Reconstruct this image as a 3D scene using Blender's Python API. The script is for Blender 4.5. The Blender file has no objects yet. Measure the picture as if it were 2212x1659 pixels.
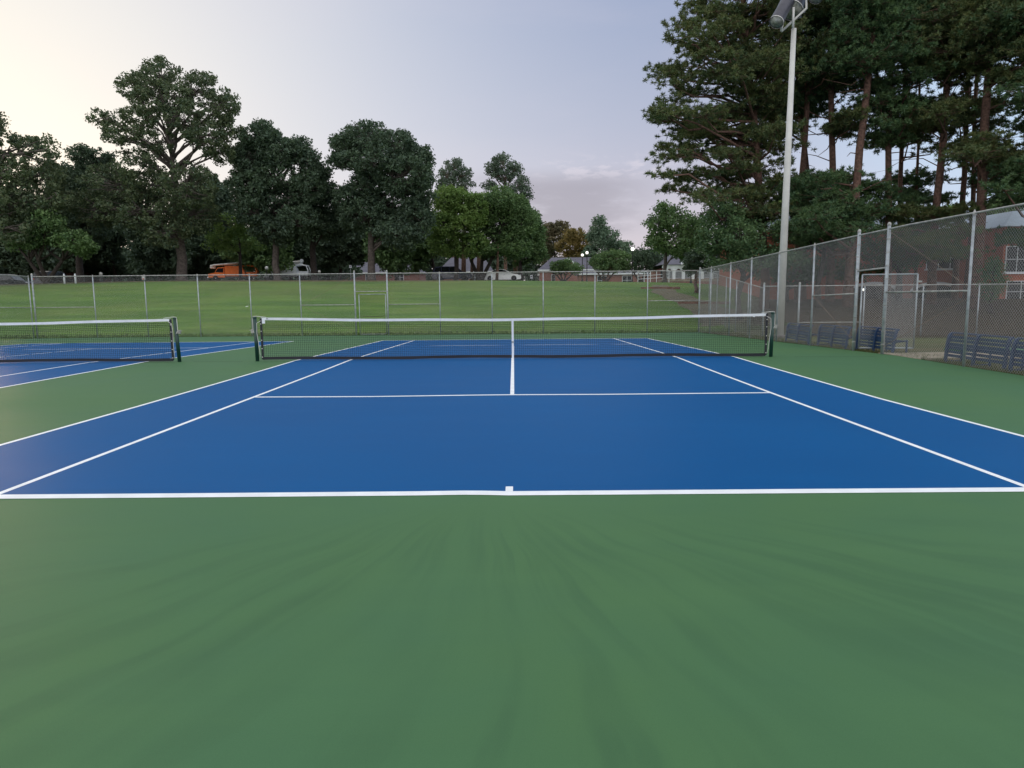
import bpy, math, random
import numpy as np
from mathutils import Vector, Matrix
random.seed(7)
RNG = np.random.default_rng(11)
scene = bpy.context.scene
COL = scene.collection
R = math.radians

# ------------------------------------------------------------------ camera
VW, VH, F = 2212.0, 1659.0, 1511.9
CAM = np.array([0.057, -5.424, 1.552])
PIT, YAW, ROL = 0.12527, -0.004888, -0.009157
NET = 11.885
SL = 0.0207
_f = np.array([math.sin(YAW), math.cos(YAW), 0.0]); _r = np.array([math.cos(YAW), -math.sin(YAW), 0.0]); _z = np.array([0, 0, 1.0])
FW = math.cos(PIT) * _f - math.sin(PIT) * _z
UP = math.sin(PIT) * _f + math.cos(PIT) * _z
RT = math.cos(ROL) * _r + math.sin(ROL) * UP
UP2 = -math.sin(ROL) * _r + math.cos(ROL) * UP
cd = bpy.data.cameras.new('camera'); cam = bpy.data.objects.new('camera', cd); COL.objects.link(cam)
cd.sensor_width = 36.0; cd.lens = 36.0 * F / VW; cd.clip_end = 3000; cd.clip_start = 0.05
cam.matrix_world = Matrix(((RT[0], UP2[0], -FW[0], CAM[0]), (RT[1], UP2[1], -FW[1], CAM[1]), (RT[2], UP2[2], -FW[2], CAM[2]), (0, 0, 0, 1)))
scene.camera = cam

def ray(px, py):
    return FW + RT * ((px - VW / 2) / F) - UP2 * ((py - VH / 2) / F)
def P(px, py, Y):
    d = ray(px, py); t = (Y - CAM[1]) / d[1]
    return CAM + d * t
def prof(y):
    return -SL * max(0.0, min(y, 31.0) - NET)
def G(px, py):
    """surveyed point on the court surface"""
    d = ray(px, py); t = -CAM[2] / d[2]
    p = CAM + d * t
    if p[1] > NET:
        # z = -SL*(y-NET)
        t = (-SL * (CAM[1] - NET) - CAM[2]) / (d[2] + SL * d[1]); p = CAM + d * t
    return p
def px2m(px, Y):
    return px * (Y - CAM[1]) / F

# ------------------------------------------------------------------ render settings
scene.view_settings.view_transform = 'Standard'; scene.view_settings.look = 'None'
scene.view_settings.gamma = 1.0; scene.view_settings.exposure = 0.12
scene.cycles.use_denoising = True
scene.cycles.max_bounces = 6; scene.cycles.diffuse_bounces = 3; scene.cycles.glossy_bounces = 2
scene.cycles.transmission_bounces = 3; scene.cycles.transparent_max_bounces = 6
scene.cycles.caustics_reflective = False; scene.cycles.caustics_refractive = False

# ------------------------------------------------------------------ node helpers
class NT:
    def __init__(s, tree): s.t = tree; s.n = tree.nodes; s.l = tree.links
    def new(s, typ, **kw):
        n = s.n.new(typ)
        for k, v in kw.items():
            if k == 'inp':
                for a, b in v.items(): s.put(n, a, b)
            else: setattr(n, k, v)
        return n
    def put(s, n, a, b):
        i = n.inputs[a]
        if hasattr(b, 'links') or isinstance(b, bpy.types.NodeSocket): s.l.new(b, i)
        else: i.default_value = b
    def math(s, op, a, b=0.0, c=None, clamp=False):
        n = s.n.new('ShaderNodeMath'); n.operation = op; n.use_clamp = clamp
        s.put(n, 0, a); s.put(n, 1, b)
        if c is not None: s.put(n, 2, c)
        return n.outputs[0]
    def mix(s, fac, a, b, blend='MIX'):
        n = s.n.new('ShaderNodeMix'); n.data_type = 'RGBA'; n.blend_type = blend
        s.put(n, 0, fac); s.put(n, 6, c4(a)); s.put(n, 7, c4(b)); return n.outputs[2]
    def smooth(s, v, a, b, o0=0.0, o1=1.0):
        n = s.n.new('ShaderNodeMapRange'); n.interpolation_type = 'SMOOTHSTEP'
        s.put(n, 0, v); n.inputs[1].default_value = a; n.inputs[2].default_value = b
        n.inputs[3].default_value = o0; n.inputs[4].default_value = o1; return n.outputs[0]
    def noise(s, vec, scale, detail=3.0, rough=0.55, dist=0.0):
        n = s.n.new('ShaderNodeTexNoise')
        if vec is not None: s.put(n, 'Vector', vec)
        n.inputs['Scale'].default_value = scale; n.inputs['Detail'].default_value = detail
        n.inputs['Roughness'].default_value = rough; n.inputs['Distortion'].default_value = dist
        return n.outputs[0]
    def mapping(s, vec, scale=(1, 1, 1), rot=(0, 0, 0), loc=(0, 0, 0)):
        n = s.n.new('ShaderNodeMapping'); s.put(n, 'Vector', vec)
        n.inputs['Scale'].default_value = scale; n.inputs['Rotation'].default_value = rot; n.inputs['Location'].default_value = loc
        return n.outputs[0]
def c4(v):
    if isinstance(v, bpy.types.NodeSocket): return v
    return tuple(v) + (1.0,) if len(v) == 3 else tuple(v)
def s2l(*c):
    return tuple(((x / 255) / 12.92 if x / 255 <= 0.04045 else ((x / 255 + 0.055) / 1.055) ** 2.4) for x in c)

def mat(name, col, rough=0.6, metal=0.0, spec=0.5, var=0.0, vscale=3.0, bump=0.0, bscale=60.0, emit=None, estr=0.0, dark=None):
    m = bpy.data.materials.new(name); m.use_nodes = True
    t = NT(m.node_tree); b = t.n['Principled BSDF']
    b.inputs['Roughness'].default_value = rough; b.inputs['Metallic'].default_value = metal
    b.inputs['Specular IOR Level'].default_value = spec
    tc = t.new('ShaderNodeTexCoord').outputs['Object']
    if var > 0:
        n1 = t.noise(tc, vscale, 5.0, 0.6)
        f = t.smooth(n1, 0.3, 0.7)
        d = dark if dark else tuple(x * (1 - var) for x in col)
        t.put(b, 'Base Color', t.mix(f, d, tuple(min(1, x * (1 + var * 0.6)) for x in col)))
    else: b.inputs['Base Color'].default_value = c4(col)
    if bump > 0:
        bn = t.new('ShaderNodeBump'); bn.inputs['Strength'].default_value = bump; bn.inputs['Distance'].default_value = 0.01
        t.put(bn, 'Height', t.noise(tc, bscale, 3.0)); t.put(b, 'Normal', bn.outputs[0])
    if emit: b.inputs['Emission Color'].default_value = c4(emit); b.inputs['Emission Strength'].default_value = estr
    return m

def leafmat(name, c1, c2, c3=None, trans=0.25, scale=0.35):
    m = bpy.data.materials.new(name); m.use_nodes = True
    t = NT(m.node_tree); t.n.remove(t.n['Principled BSDF'])
    out = t.n['Material Output']
    pos = t.new('ShaderNodeNewGeometry').outputs['Position']
    n1 = t.noise(pos, scale, 4.0, 0.6); n2 = t.noise(pos, scale * 9, 2.0, 0.6)
    col = t.mix(t.smooth(n1, 0.36, 0.64), c1, c2)
    col = t.mix(t.smooth(n2, 0.3, 0.72, 0.0, 0.6), col, c3 if c3 else tuple(x * 1.25 for x in c2))
    d = t.new('ShaderNodeBsdfDiffuse', inp={'Color': col})
    g = t.new('ShaderNodeBsdfGlossy', inp={'Color': (0.6, 0.65, 0.7, 1), 'Roughness': 0.45})
    tr = t.new('ShaderNodeBsdfTranslucent', inp={'Color': t.mix(0.4, col, (0.07, 0.13, 0.03))})
    a = t.new('ShaderNodeMixShader', inp={0: trans, 1: d.outputs[0], 2: tr.outputs[0]})
    b = t.new('ShaderNodeMixShader', inp={0: 0.025, 1: a.outputs[0], 2: g.outputs[0]})
    t.l.new(b.outputs[0], out.inputs[0])
    return m

def brickmat(name, c1, c2, mortar, scale=1.0):
    m = bpy.data.materials.new(name); m.use_nodes = True
    t = NT(m.node_tree); b = t.n['Principled BSDF']; b.inputs['Roughness'].default_value = 0.85
    tc = t.new('ShaderNodeTexCoord').outputs['Object']
    sp = t.new('ShaderNodeSeparateXYZ', inp={0: tc})
    cb = t.new('ShaderNodeCombineXYZ', inp={0: t.math('ADD', sp.outputs[0], sp.outputs[1]), 1: sp.outputs[2], 2: 0.0})
    br = t.n.new('ShaderNodeTexBrick'); t.put(br, 'Vector', cb.outputs[0])
    br.inputs['Color1'].default_value = c4(c1); br.inputs['Color2'].default_value = c4(c2); br.inputs['Mortar'].default_value = c4(mortar)
    br.inputs['Scale'].default_value = 4.6 * scale; br.inputs['Mortar Size'].default_value = 0.012
    nn = t.noise(tc, 0.8, 5.0); t.put(b, 'Base Color', t.mix(t.smooth(nn, 0.3, 0.7, 0.0, 0.35), br.outputs[0], tuple(x * 0.6 for x in c1)))
    return m

# ------------------------------------------------------------------ mesh helpers
class MB:
    def __init__(s): s.v = []; s.f = []
    def add(s, vs, fs):
        o = len(s.v); s.v += [tuple(map(float, v)) for v in vs]; s.f += [tuple(i + o for i in f) for f in fs]
    def box(s, c, size, rz=0.0, bev=0.0):
        x, y, z = size[0] / 2, size[1] / 2, size[2] / 2
        if bev > 0:
            b = min(bev, x * .9, y * .9, z * .9); vs = []; 
            rings = [(-z, x - b, y - b), (-z + b, x, y), (z - b, x, y), (z, x - b, y - b)]
            for (zz, xx, yy) in rings:
                q = b * 0.6
                vs += [(-xx + q, -yy, zz), (xx - q, -yy, zz), (xx, -yy + q, zz), (xx, yy - q, zz), (xx - q, yy, zz), (-xx + q, yy, zz), (-xx, yy - q, zz), (-xx, -yy + q, zz)]
            fs = [tuple(range(7, -1, -1)), tuple(range(24, 32))]
            for k in range(3):
                for i in range(8):
                    j = (i + 1) % 8; fs.append((k * 8 + i, k * 8 + j, k * 8 + 8 + j, k * 8 + 8 + i))
        else:
            vs = [(-x, -y, -z), (x, -y, -z), (x, y, -z), (-x, y, -z), (-x, -y, z), (x, -y, z), (x, y, z), (-x, y, z)]
            fs = [(3, 2, 1, 0), (4, 5, 6, 7), (0, 1, 5, 4), (1, 2, 6, 5), (2, 3, 7, 6), (3, 0, 4, 7)]
        ca, sa = math.cos(rz), math.sin(rz)
        s.add([(c[0] + ca * a - sa * b_, c[1] + sa * a + ca * b_, c[2] + zz) for a, b_, zz in vs], fs)
        return s
    def tube(s, pts, rad, n=8, caps=True):
        pts = [np.array(p, float) for p in pts]
        if not hasattr(rad, '__len__'): rad = [rad] * len(pts)
        o = len(s.v); prev = None
        for i, p in enumerate(pts):
            d = (pts[min(i + 1, len(pts) - 1)] - pts[max(i - 1, 0)]); L = np.linalg.norm(d); d = d / L if L > 1e-9 else np.array([0, 0, 1.0])
            if prev is None:
                a = np.array([0, 0, 1.0]) if abs(d[2]) < .9 else np.array([1.0, 0, 0])
                u = np.cross(a, d)
            else: u = prev - d * (prev @ d)
            u /= max(np.linalg.norm(u), 1e-9); w = np.cross(d, u); prev = u
            for k in range(n):
                an = 2 * math.pi * k / n
                s.v.append(tuple(p + rad[i] * (math.cos(an) * u + math.sin(an) * w)))
        for i in range(len(pts) - 1):
            for k in range(n):
                k2 = (k + 1) % n
                s.f.append((o + i * n + k, o + i * n + k2, o + (i + 1) * n + k2, o + (i + 1) * n + k))
        if caps:
            s.f.append(tuple(o + k for k in range(n - 1, -1, -1))); s.f.append(tuple(o + (len(pts) - 1) * n + k for k in range(n)))
        return s
    def lathe(s, prof_, c=(0, 0, 0), n=14, axis='z'):
        o = len(s.v)
        for r, h in prof_:
            for k in range(n):
                a = 2 * math.pi * k / n; x, y = r * math.cos(a), r * math.sin(a)
                v = (x, y, h) if axis == 'z' else ((h, x, y) if axis == 'x' else (x, h, y))
                s.v.append((c[0] + v[0], c[1] + v[1], c[2] + v[2]))
        for i in range(len(prof_) - 1):
            for k in range(n):
                k2 = (k + 1) % n; s.f.append((o + i * n + k, o + i * n + k2, o + (i + 1) * n + k2, o + (i + 1) * n + k))
        s.f.append(tuple(o + k for k in range(n - 1, -1, -1))); s.f.append(tuple(o + (len(prof_) - 1) * n + k for k in range(n)))
        return s
    def prism(s, poly, y0, y1, plane='xz', c=(0, 0, 0)):
        """poly in a plane, extruded along the third axis"""
        def m(a, b, e):
            v = {'xz': (a, e, b), 'yz': (e, a, b), 'xy': (a, b, e)}[plane]
            return (v[0] + c[0], v[1] + c[1], v[2] + c[2])
        n = len(poly); s.add([m(a, b, y0) for a, b in poly] + [m(a, b, y1) for a, b in poly],
              [tuple(range(n - 1, -1, -1)), tuple(range(n, 2 * n))] + [(i, (i + 1) % n, n + (i + 1) % n, n + i) for i in range(n)])
        return s
    def build(s, name, m, parent=None, smooth=False):
        me = bpy.data.meshes.new(name); me.from_pydata(s.v, [], s.f); me.materials.append(m)
        if smooth: me.polygons.foreach_set('use_smooth', [True] * len(me.polygons))
        me.update()
        import bmesh as _b
        if len(s.f) < 60000:
            bm = _b.new(); bm.from_mesh(me); _b.ops.recalc_face_normals(bm, faces=bm.faces); bm.to_mesh(me); bm.free()
        ob = bpy.data.objects.new(name, me); COL.objects.link(ob)
        if parent: ob.parent = parent; ob.matrix_parent_inverse = Matrix.Translation(-Vector(WL.get(parent.name, (0, 0, 0)))) if False else Matrix.Identity(4)
        return ob
WL = {}
def npmesh(name, V, nper, m, parent=None, smooth=False, mids=None, mats=None):
    """V: (k*nper,3) array of separate polygons of nper corners"""
    V = np.ascontiguousarray(V, dtype=np.float32); k = len(V) // nper
    me = bpy.data.meshes.new(name); me.vertices.add(len(V)); me.vertices.foreach_set('co', V.ravel())
    me.loops.add(k * nper); me.loops.foreach_set('vertex_index', np.arange(k * nper, dtype=np.int32))
    me.polygons.add(k); me.polygons.foreach_set('loop_start', np.arange(0, k * nper, nper, dtype=np.int32))
    try: me.polygons.foreach_set('loop_total', np.full(k, nper, dtype=np.int32))
    except Exception: pass
    for mm in (mats or [m]): me.materials.append(mm)
    if mids is not None: me.polygons.foreach_set('material_index', np.asarray(mids, dtype=np.int32))
    me.update(calc_edges=True)
    ob = bpy.data.objects.new(name, me); COL.objects.link(ob)
    if parent: ob.parent = parent
    return ob
def tag(o, label=None, cat=None, group=None, kind=None):
    if label: o['label'] = label
    if cat: o['category'] = cat
    if group: o['group'] = group
    if kind: o['kind'] = kind
    return o
def empty(name, loc, label, cat, group=None, rz=0.0):
    e = bpy.data.objects.new(name, None); COL.objects.link(e); e.location = loc; e.rotation_euler[2] = rz
    e.empty_display_size = 0.2
    return tag(e, label, cat, group)
def copy_tree(o, parent=None):
    c = o.copy(); COL.objects.link(c); c.parent = parent
    for ch in [x for x in ALLCH.get(o.name, [])]: pass
    return c
def kids(o): return [x for x in COL.objects if x.parent == o]
def dup(o, loc=None, rz=None, label=None, parent=None):
    c = o.copy(); COL.objects.link(c)
    if parent: c.parent = parent
    if loc is not None: c.location = loc
    if rz is not None: c.rotation_euler[2] = rz
    if label: c['label'] = label
    for ch in kids(o): dup(ch, parent=c)
    return c
def sm(a, b, x):
    t = min(1, max(0, (x - a) / (b - a))); return t * t * (3 - 2 * t)

# ------------------------------------------------------------------ terrain
_cr = [P(a, b, 64.0) for a, b in ((-300, 620), (0, 616), (200, 609.5), (393, 606.5), (600, 606), (1060, 606), (1250, 608), (1450, 610.5), (1560, 616), (1700, 620))]
CRX = [p[0] for p in _cr]; CRZ = [p[2] for p in _cr]
def hill(x, y):
    base = -0.40
    top = float(np.interp(x, CRX, CRZ))
    z = base + (top - base) * sm(29.5, 64.0, y) ** 0.92
    z += (top - 1.552) * (max(0.0, min(y, 112.0) - 64.0) / 69.4) - .10 * sm(66, 76, y)
    if y > 33: z += 0.05 * math.sin(x * .21 + y * .13) * sm(33, 40, y) * sm(62, 56, y)
    return z
def bank(x, y):
    return prof(y) * (1 - sm(22, 30, y)) + (-0.30 + 1.35 * sm(25, 41, y) + 0.25 * sm(41, 60, y) + 1.6 * sm(60, 90, y)) * sm(22, 30, y)
def terr(x, y):
    if y < 22: return prof(y) - 0.03 + (0.05 * sm(14.5, 20, y) * sm(11.5, 14, x))
    z1 = prof(y) if y < 30.6 else hill(x, y)
    xb = 12.5 + max(0, y - 34) * 0.42
    w = sm(xb - 2.2, xb + 4, x)
    return z1 * (1 - w) + bank(x, y) * w - 0.03 * (1 - sm(31, 34, y) * 1.0)

def grid_axis(a, b, fine0, fine1, step, big):
    xs = [a]
    while xs[-1] < b - 1e-6:
        x = xs[-1]; xs.append(min(b, x + (step if fine0 <= x < fine1 else big)))
    return xs
def ground_mesh():
    xs = grid_axis(-160, 160, -60, 60, 1.0, 5.0); ys = grid_axis(-40, 340, 10, 96, 0.75, 5.0)
    V = [(x, y, terr(x, y)) for y in ys for x in xs]; nx = len(xs)
    Fc = [(j * nx + i, j * nx + i + 1, (j + 1) * nx + i + 1, (j + 1) * nx + i) for j in range(len(ys) - 1) for i in range(nx - 1)]
    me = bpy.data.meshes.new('ground'); me.from_pydata(V, [], Fc); me.polygons.foreach_set('use_smooth', [True] * len(Fc)); me.update()
    o = bpy.data.objects.new('ground', me); COL.objects.link(o); tag(o, kind='structure')
    m = bpy.data.materials.new('lawn_soil'); m.use_nodes = True; t = NT(m.node_tree); b = t.n['Principled BSDF']
    b.inputs['Roughness'].default_value = 0.9; b.inputs['Specular IOR Level'].default_value = 0.15
    pos = t.new('ShaderNodeNewGeometry').outputs['Position']; sp = t.new('ShaderNodeSeparateXYZ', inp={0: pos}); X, Y = sp.outputs[0], sp.outputs[1]
    st = t.mapping(pos, scale=(0.35, 1.3, 1.0))
    n1 = t.noise(st, 0.45, 5.0, 0.6); n2 = t.noise(t.mapping(pos, scale=(1, .55, 1)), 7.0, 5.0, 0.75); n3 = t.noise(pos, 0.12, 3.0)
    g = t.mix(t.smooth(n1, 0.38, 0.62), s2l(70, 104, 42), s2l(92, 124, 52))
    mow = t.math('SINE', t.math('ADD', t.math('MULTIPLY', Y, 3.4), t.math('MULTIPLY', n3, 9.0)))
    g = t.mix(t.math('MULTIPLY', t.smooth(mow, -1, 1), .16), g, s2l(62, 84, 40))
    g = t.mix(t.smooth(n3, .42, .66, 0, .35), g, s2l(112, 116, 66))
    g = t.mix(t.smooth(n2, 0.38, 0.75, 0, 0.30), g, s2l(64, 90, 34))
    g = t.mix(t.smooth(t.noise(pos, 1.6, 4.0, .7), 0.58, 0.75, 0, 0.35), g, s2l(122, 118, 66))
    # bare leaf litter under the oak row
    lit = t.mix(t.smooth(n2, 0.35, 0.65), s2l(72, 58, 44), s2l(112, 92, 70))
    yy = t.math('ADD', Y, t.math('MULTIPLY', n1, 5.0))
    fl = t.math('MULTIPLY', t.smooth(yy, 59.5, 63.5), t.smooth(X, 4.0, -12.0))
    g = t.mix(t.math('MULTIPLY', fl, 0.9), g, lit)
    # pine straw bank on the right, sparse verge by the fence
    straw = t.mix(t.smooth(n2, 0.35, 0.68), s2l(42, 38, 28), s2l(76, 64, 46))
    xe = t.math('SUBTRACT', X, t.math('MULTIPLY', t.math('MAXIMUM', t.math('SUBTRACT', Y, 34.0), 0.0), 0.42))
    xe = t.math('ADD', xe, t.math('MULTIPLY', n3, 3.0))
    fr = t.math('MULTIPLY', t.smooth(xe, 12.0, 15.5), t.smooth(Y, 15.5, 24.0))
    g = t.mix(fr, g, straw)
    vg = t.math('MULTIPLY', t.smooth(X, 9.0, 9.6), t.smooth(Y, 33.0, 29.0))
    verge = t.mix(t.smooth(n1, .35, .65), s2l(70, 76, 46), s2l(92, 86, 62))
    g = t.mix(t.math('MULTIPLY', vg, t.math('SUBTRACT', 1.0, fr)), g, verge)
    t.put(b, 'Base Color', g)
    bn = t.new('ShaderNodeBump', inp={'Strength': 0.15, 'Distance': 0.05, 'Height': n2}); t.put(b, 'Normal', bn.outputs[0])
    me.materials.append(m)
    return o
ground_mesh()

# ------------------------------------------------------------------ court surfaces
def courtmat(name, ca, cb, streak=True, rough=0.5, spec=0.20):
    m = bpy.data.materials.new(name); m.use_nodes = True; t = NT(m.node_tree); b = t.n['Principled BSDF']
    pos = t.new('ShaderNodeNewGeometry').outputs['Position']
    wob = t.new('ShaderNodeTexNoise', inp={'Vector': pos, 'Scale': 0.5, 'Detail': 2.0}).outputs['Color']
    wp = t.new('ShaderNodeVectorMath', operation='MULTIPLY_ADD', inp={0: wob, 1: (0.7, 0.7, 0), 2: pos}).outputs[0]
    # squeegee sweeps: arcs about a point up court
    off = t.new('ShaderNodeVectorMath', operation='SUBTRACT', inp={0: wp, 1: (0.3, 0.7, 0)}).outputs[0]
    sp = t.new('ShaderNodeSeparateXYZ', inp={0: off})
    ang = t.math('ARCTAN2', sp.outputs[0], t.math('MULTIPLY', sp.outputs[1], -1.0))
    ln = t.new('ShaderNodeVectorMath', operation='LENGTH', inp={0: off}).outputs['Value']
    cv = t.new('ShaderNodeCombineXYZ', inp={0: t.math('MULTIPLY', ang, 7.5), 1: t.math('MULTIPLY', ln, 0.22), 2: 0.0}).outputs[0]
    s1 = t.noise(cv, 2.2, 3.0, 0.55)
    big = t.noise(pos, 0.33, 4.0, 0.6); mid = t.noise(t.mapping(pos, scale=(.5, 2.2, 1)), 0.9, 4.0, 0.6); fine = t.noise(pos, 260.0, 2.0, 0.7)
    spy = t.new('ShaderNodeSeparateXYZ', inp={0: pos}).outputs[1]
    col = t.mix(t.smooth(big, 0.32, 0.68), ca, cb)
    if streak:
        fs = t.math('MULTIPLY', t.math('MULTIPLY', t.smooth(s1, 0.42, 0.66, 0, 0.60), t.smooth(t.noise(pos, .55, 3.0), .3, .62, .15, 1.0)), t.smooth(spy, -0.2, -1.6))
        col = t.mix(fs, col, tuple(x * 0.72 for x in ca))
    col = t.mix(t.smooth(mid, 0.45, 0.75, 0, 0.25), col, tuple(x * 1.18 for x in cb))
    gr = t.noise(pos, 95.0, 3.0, .8)
    col = t.mix(t.smooth(gr, 0.45, 0.8, 0, 0.30), col, tuple(x * .7 for x in ca))
    col = t.mix(t.smooth(fine, 0.3, 0.75, 0, 0.22), col, tuple(min(1, x * 1.5) for x in cb))
    t.put(b, 'Base Color', col)
    t.put(b, 'Roughness', t.math('ADD', t.math('MULTIPLY', big, 0.16), rough - 0.08)); b.inputs['Specular IOR Level'].default_value = spec
    bn = t.new('ShaderNodeBump', inp={'Strength': 0.25, 'Distance': 0.002, 'Height': t.noise(pos, 420.0, 2.0)}); t.put(b, 'Normal', bn.outputs[0])
    return m
M = {}
M['green'] = courtmat('green_acrylic', (0.053, 0.142, 0.066), (0.064, 0.154, 0.060), rough=.60)
M['blue'] = courtmat('blue_acrylic', (0.0005, 0.078, 0.248), (0.001, 0.086, 0.265), streak=False, rough=0.55, spec=0.09)
M['line'] = mat('white_line_paint', (0.84, 0.88, 0.92), 0.6, var=0.08, vscale=4)
def sheet(name, xr, yr, dz, m, thick=0.0):
    ys = sorted(set([yr[0], yr[1]] + [y for y in (NET,) if yr[0] < y < yr[1]]))
    mb = MB(); o = 0
    for y in ys:
        z = prof(y) + dz
        mb.v += [(xr[0], y, z), (xr[1], y, z)]
    n = len(ys)
    for i in range(n - 1): mb.f.append((2 * i, 2 * i + 1, 2 * i + 3, 2 * i + 2))
    if thick:
        k = len(mb.v)
        for y in ys: mb.v += [(xr[0], y, prof(y) + dz - thick), (xr[1], y, prof(y) + dz - thick)]
        for i in range(n - 1):
            mb.f.append((2 * i, 2 * i + 2, k + 2 * i + 2, k + 2 * i)); mb.f.append((2 * i + 1, k + 2 * i + 1, k + 2 * i + 3, 2 * i + 3))
        mb.f.append((0, k, k + 1, 1)); mb.f.append((2 * n - 2, 2 * n - 1, k + 2 * n - 1, k + 2 * n - 2))
    ob = mb.build(name, m); tag(ob, kind='structure'); return ob
FX, FY, LX = 9.42, 30.35, -24.4      # right fence x, back fence y, left fence x
sheet('court_apron', (LX - .15, FX + 0.05), (-12, FY + 0.1), 0.0, M['green'], 0.08)

def along(pts, w, dz=0.008):
    """painted line along surveyed ground points, width w metres"""
    mb = MB(); pts = [np.array([p[0], p[1]]) for p in pts]; vs = []
    for i, p in enumerate(pts):
        d = pts[min(i + 1, len(pts) - 1)] - pts[max(0, i - 1)]; d /= np.linalg.norm(d); n = np.array([-d[1], d[0]]) * w / 2
        for q in (p - n, p + n): vs.append((q[0], q[1], prof(q[1]) + dz))
    mb.add(vs, [(2 * i, 2 * i + 2, 2 * i + 3, 2 * i + 1) for i in range(len(pts) - 1)])
    return mb
def dens(px, step=40):
    out = []
    for (a, b), (c, d) in zip(px[:-1], px[1:]):
        n = max(1, int(math.hypot(c - a, d - b) / step))
        for i in range(n): out.append((a + (c - a) * i / n, b + (d - b) * i / n))
    return out + [px[-1]]
def gl(px, ext0=0, ext1=0):
    pts = [G(a, b)[:2] for a, b in dens(px, 60)]
    if ext0:
        d = pts[0] - pts[1]; pts = [pts[0] + d / np.linalg.norm(d) * ext0] + pts
    if ext1:
        d = pts[-1] - pts[-2]; pts = pts + [pts[-1] + d / np.linalg.norm(d) * ext1]
    # make sure there is a vertex at the crown under the net
    out = [pts[0]]
    for a, b in zip(pts[:-1], pts[1:]):
        if (a[1] - NET) * (b[1] - NET) < 0:
            u = (NET - a[1]) / (b[1] - a[1]); out.append(a + (b - a) * u)
        out.append(b)
    return out
NB = [(-60, 1074), (0, 1073.6), (500, 1070), (900, 1066.5), (1000, 1065), (1040, 1065.2), (1100, 1066.3), (1600, 1062.5), (2212, 1058), (2290, 1057.4)]
nb = gl(NB, 2.2, 2.2)
ds = [(0, 962), (250, 884), (500, 808), (645, 778)]
lines_px = dict(
    singles_l=[(0, 1066), (548, 858), (766, 775), (895, 735.5)],
    singles_r=[(2212, 1050), (1665, 848.5), (1453, 769), (1325, 731)],
    doubles_l=[(0, 962), (300, 877.5), (645, 777.5), (827, 735.7)],
    doubles_r=[(2212, 943), (1900, 861), (1576, 768.5), (1397, 730.6)],
    service=[(548, 858), (800, 857), (1040, 853.6), (1106, 853), (1300, 852.2), (1665, 848.5)],
    far_base=[(827, 735.7), (1110, 733), (1397, 730.6)],
    centre=[(1106.5, 852), (1107.5, 774)])
def lin(x0, y0, x1, y1, w=0.05):
    n = max(1, int(abs(y1 - y0) / 2)); pts = [np.array([x0 + (x1 - x0) * i / n, y0 + (y1 - y0) * i / n]) for i in range(n + 1)]
    out = [pts[0]]
    for a, b in zip(pts[:-1], pts[1:]):
        if (a[1] - NET) * (b[1] - NET) < 0: u = (NET - a[1]) / (b[1] - a[1]); out.append(a + (b - a) * u)
        out.append(b)
    return out
SLn = {k: gl(v) for k, v in lines_px.items()}
# extend side lines to the near baseline
def ext_to_y(pts, y):
    a, b = pts[1], pts[0]; u = (y - a[1]) / (b[1] - a[1]); return [a + (b - a) * u] + pts
ybl = float(G(0, 1073.6)[1])
for k in ('singles_l', 'singles_r', 'doubles_l', 'doubles_r'):
    SLn[k] = ext_to_y(SLn[k], G(20, 1073)[1] if k.endswith('l') else G(2200, 1058)[1])
XL = (SLn['doubles_l'][0][0], SLn['doubles_l'][-1][0]); XR = (SLn['doubles_r'][0][0], SLn['doubles_r'][-1][0])
fb = SLn['far_base']
nbx = [p for p in nb if SLn['doubles_l'][0][0] - .02 < p[0] < SLn['doubles_r'][0][0] + .02]
nbx = [SLn['doubles_l'][0]] + nbx + [SLn['doubles_r'][0]]
def interp(pts, y):
    p = sorted(pts, key=lambda q: q[1]); return float(np.interp(y, [q[1] for q in p], [q[0] for q in p]))
# blue playing area: strips between the two doubles lines
def blue_area(name, fl, fr, yb0, yb1, nearline=None, farline=None):
    mb = MB(); ys = sorted(set(list(np.linspace(yb0, NET, 14)) + list(np.linspace(NET, yb1, 12))))
    if nearline:
        for p in nearline: mb.v.append((p[0], p[1], prof(p[1]) + .0015))
        k = len(nearline); xs = [p[0] for p in nearline]; y1 = ys[1]
        xl, xr = fl(y1), fr(y1)
        for x in xs:
            u = (x - xs[0]) / (xs[-1] - xs[0]); mb.v.append((xl + (xr - xl) * u, y1, prof(y1) + .0015))
        mb.f += [(i, i + 1, k + i + 1, k + i) for i in range(k - 1)]
        ys = ys[1:]
    o = len(mb.v)
    for y in ys: mb.v += [(fl(y), y, prof(y) + .0015), (fr(y), y, prof(y) + .0015)]
    mb.f += [(o + 2 * i, o + 2 * i + 1, o + 2 * i + 3, o + 2 * i + 2) for i in range(len(ys) - 1)]
    return tag(mb.build(name, M['blue']), kind='structure')
blue_area('court_playing_surface', lambda y: interp(SLn['doubles_l'], y), lambda y: interp(SLn['doubles_r'], y), float(np.mean([p[1] for p in nbx])), float(np.mean([p[1] for p in fb])), nbx)
mb = MB()
def addl(o): mb.add(o.v, o.f)
addl(along(nbx, 0.118, 0.00332)); 
for k in ('doubles_l', 'doubles_r'): addl(along(SLn[k], 0.062, 0.00284))
for k in ('singles_l', 'singles_r'): addl(along(SLn[k], 0.060, 0.00268))
addl(along(SLn['service'], 0.085, 0.00312)); addl(along(fb, 0.11, 0.00315))
cs = SLn['centre']; addl(along(cs + [np.array([cs[-1][0], NET + 6.4])], 0.064, 0.00296))
fs_y = float(G(1110, 745.6)[1]); addl(along([np.array([interp(SLn['singles_l'], fs_y), fs_y]), np.array([interp(SLn['singles_r'], fs_y), fs_y])], .08, 0.00307))
hm = G(1100, 1063); addl(along([hm[:2] + np.array([0, -.01]), hm[:2] + np.array([0, 0.155])], 0.060, 0.00352))
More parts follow.
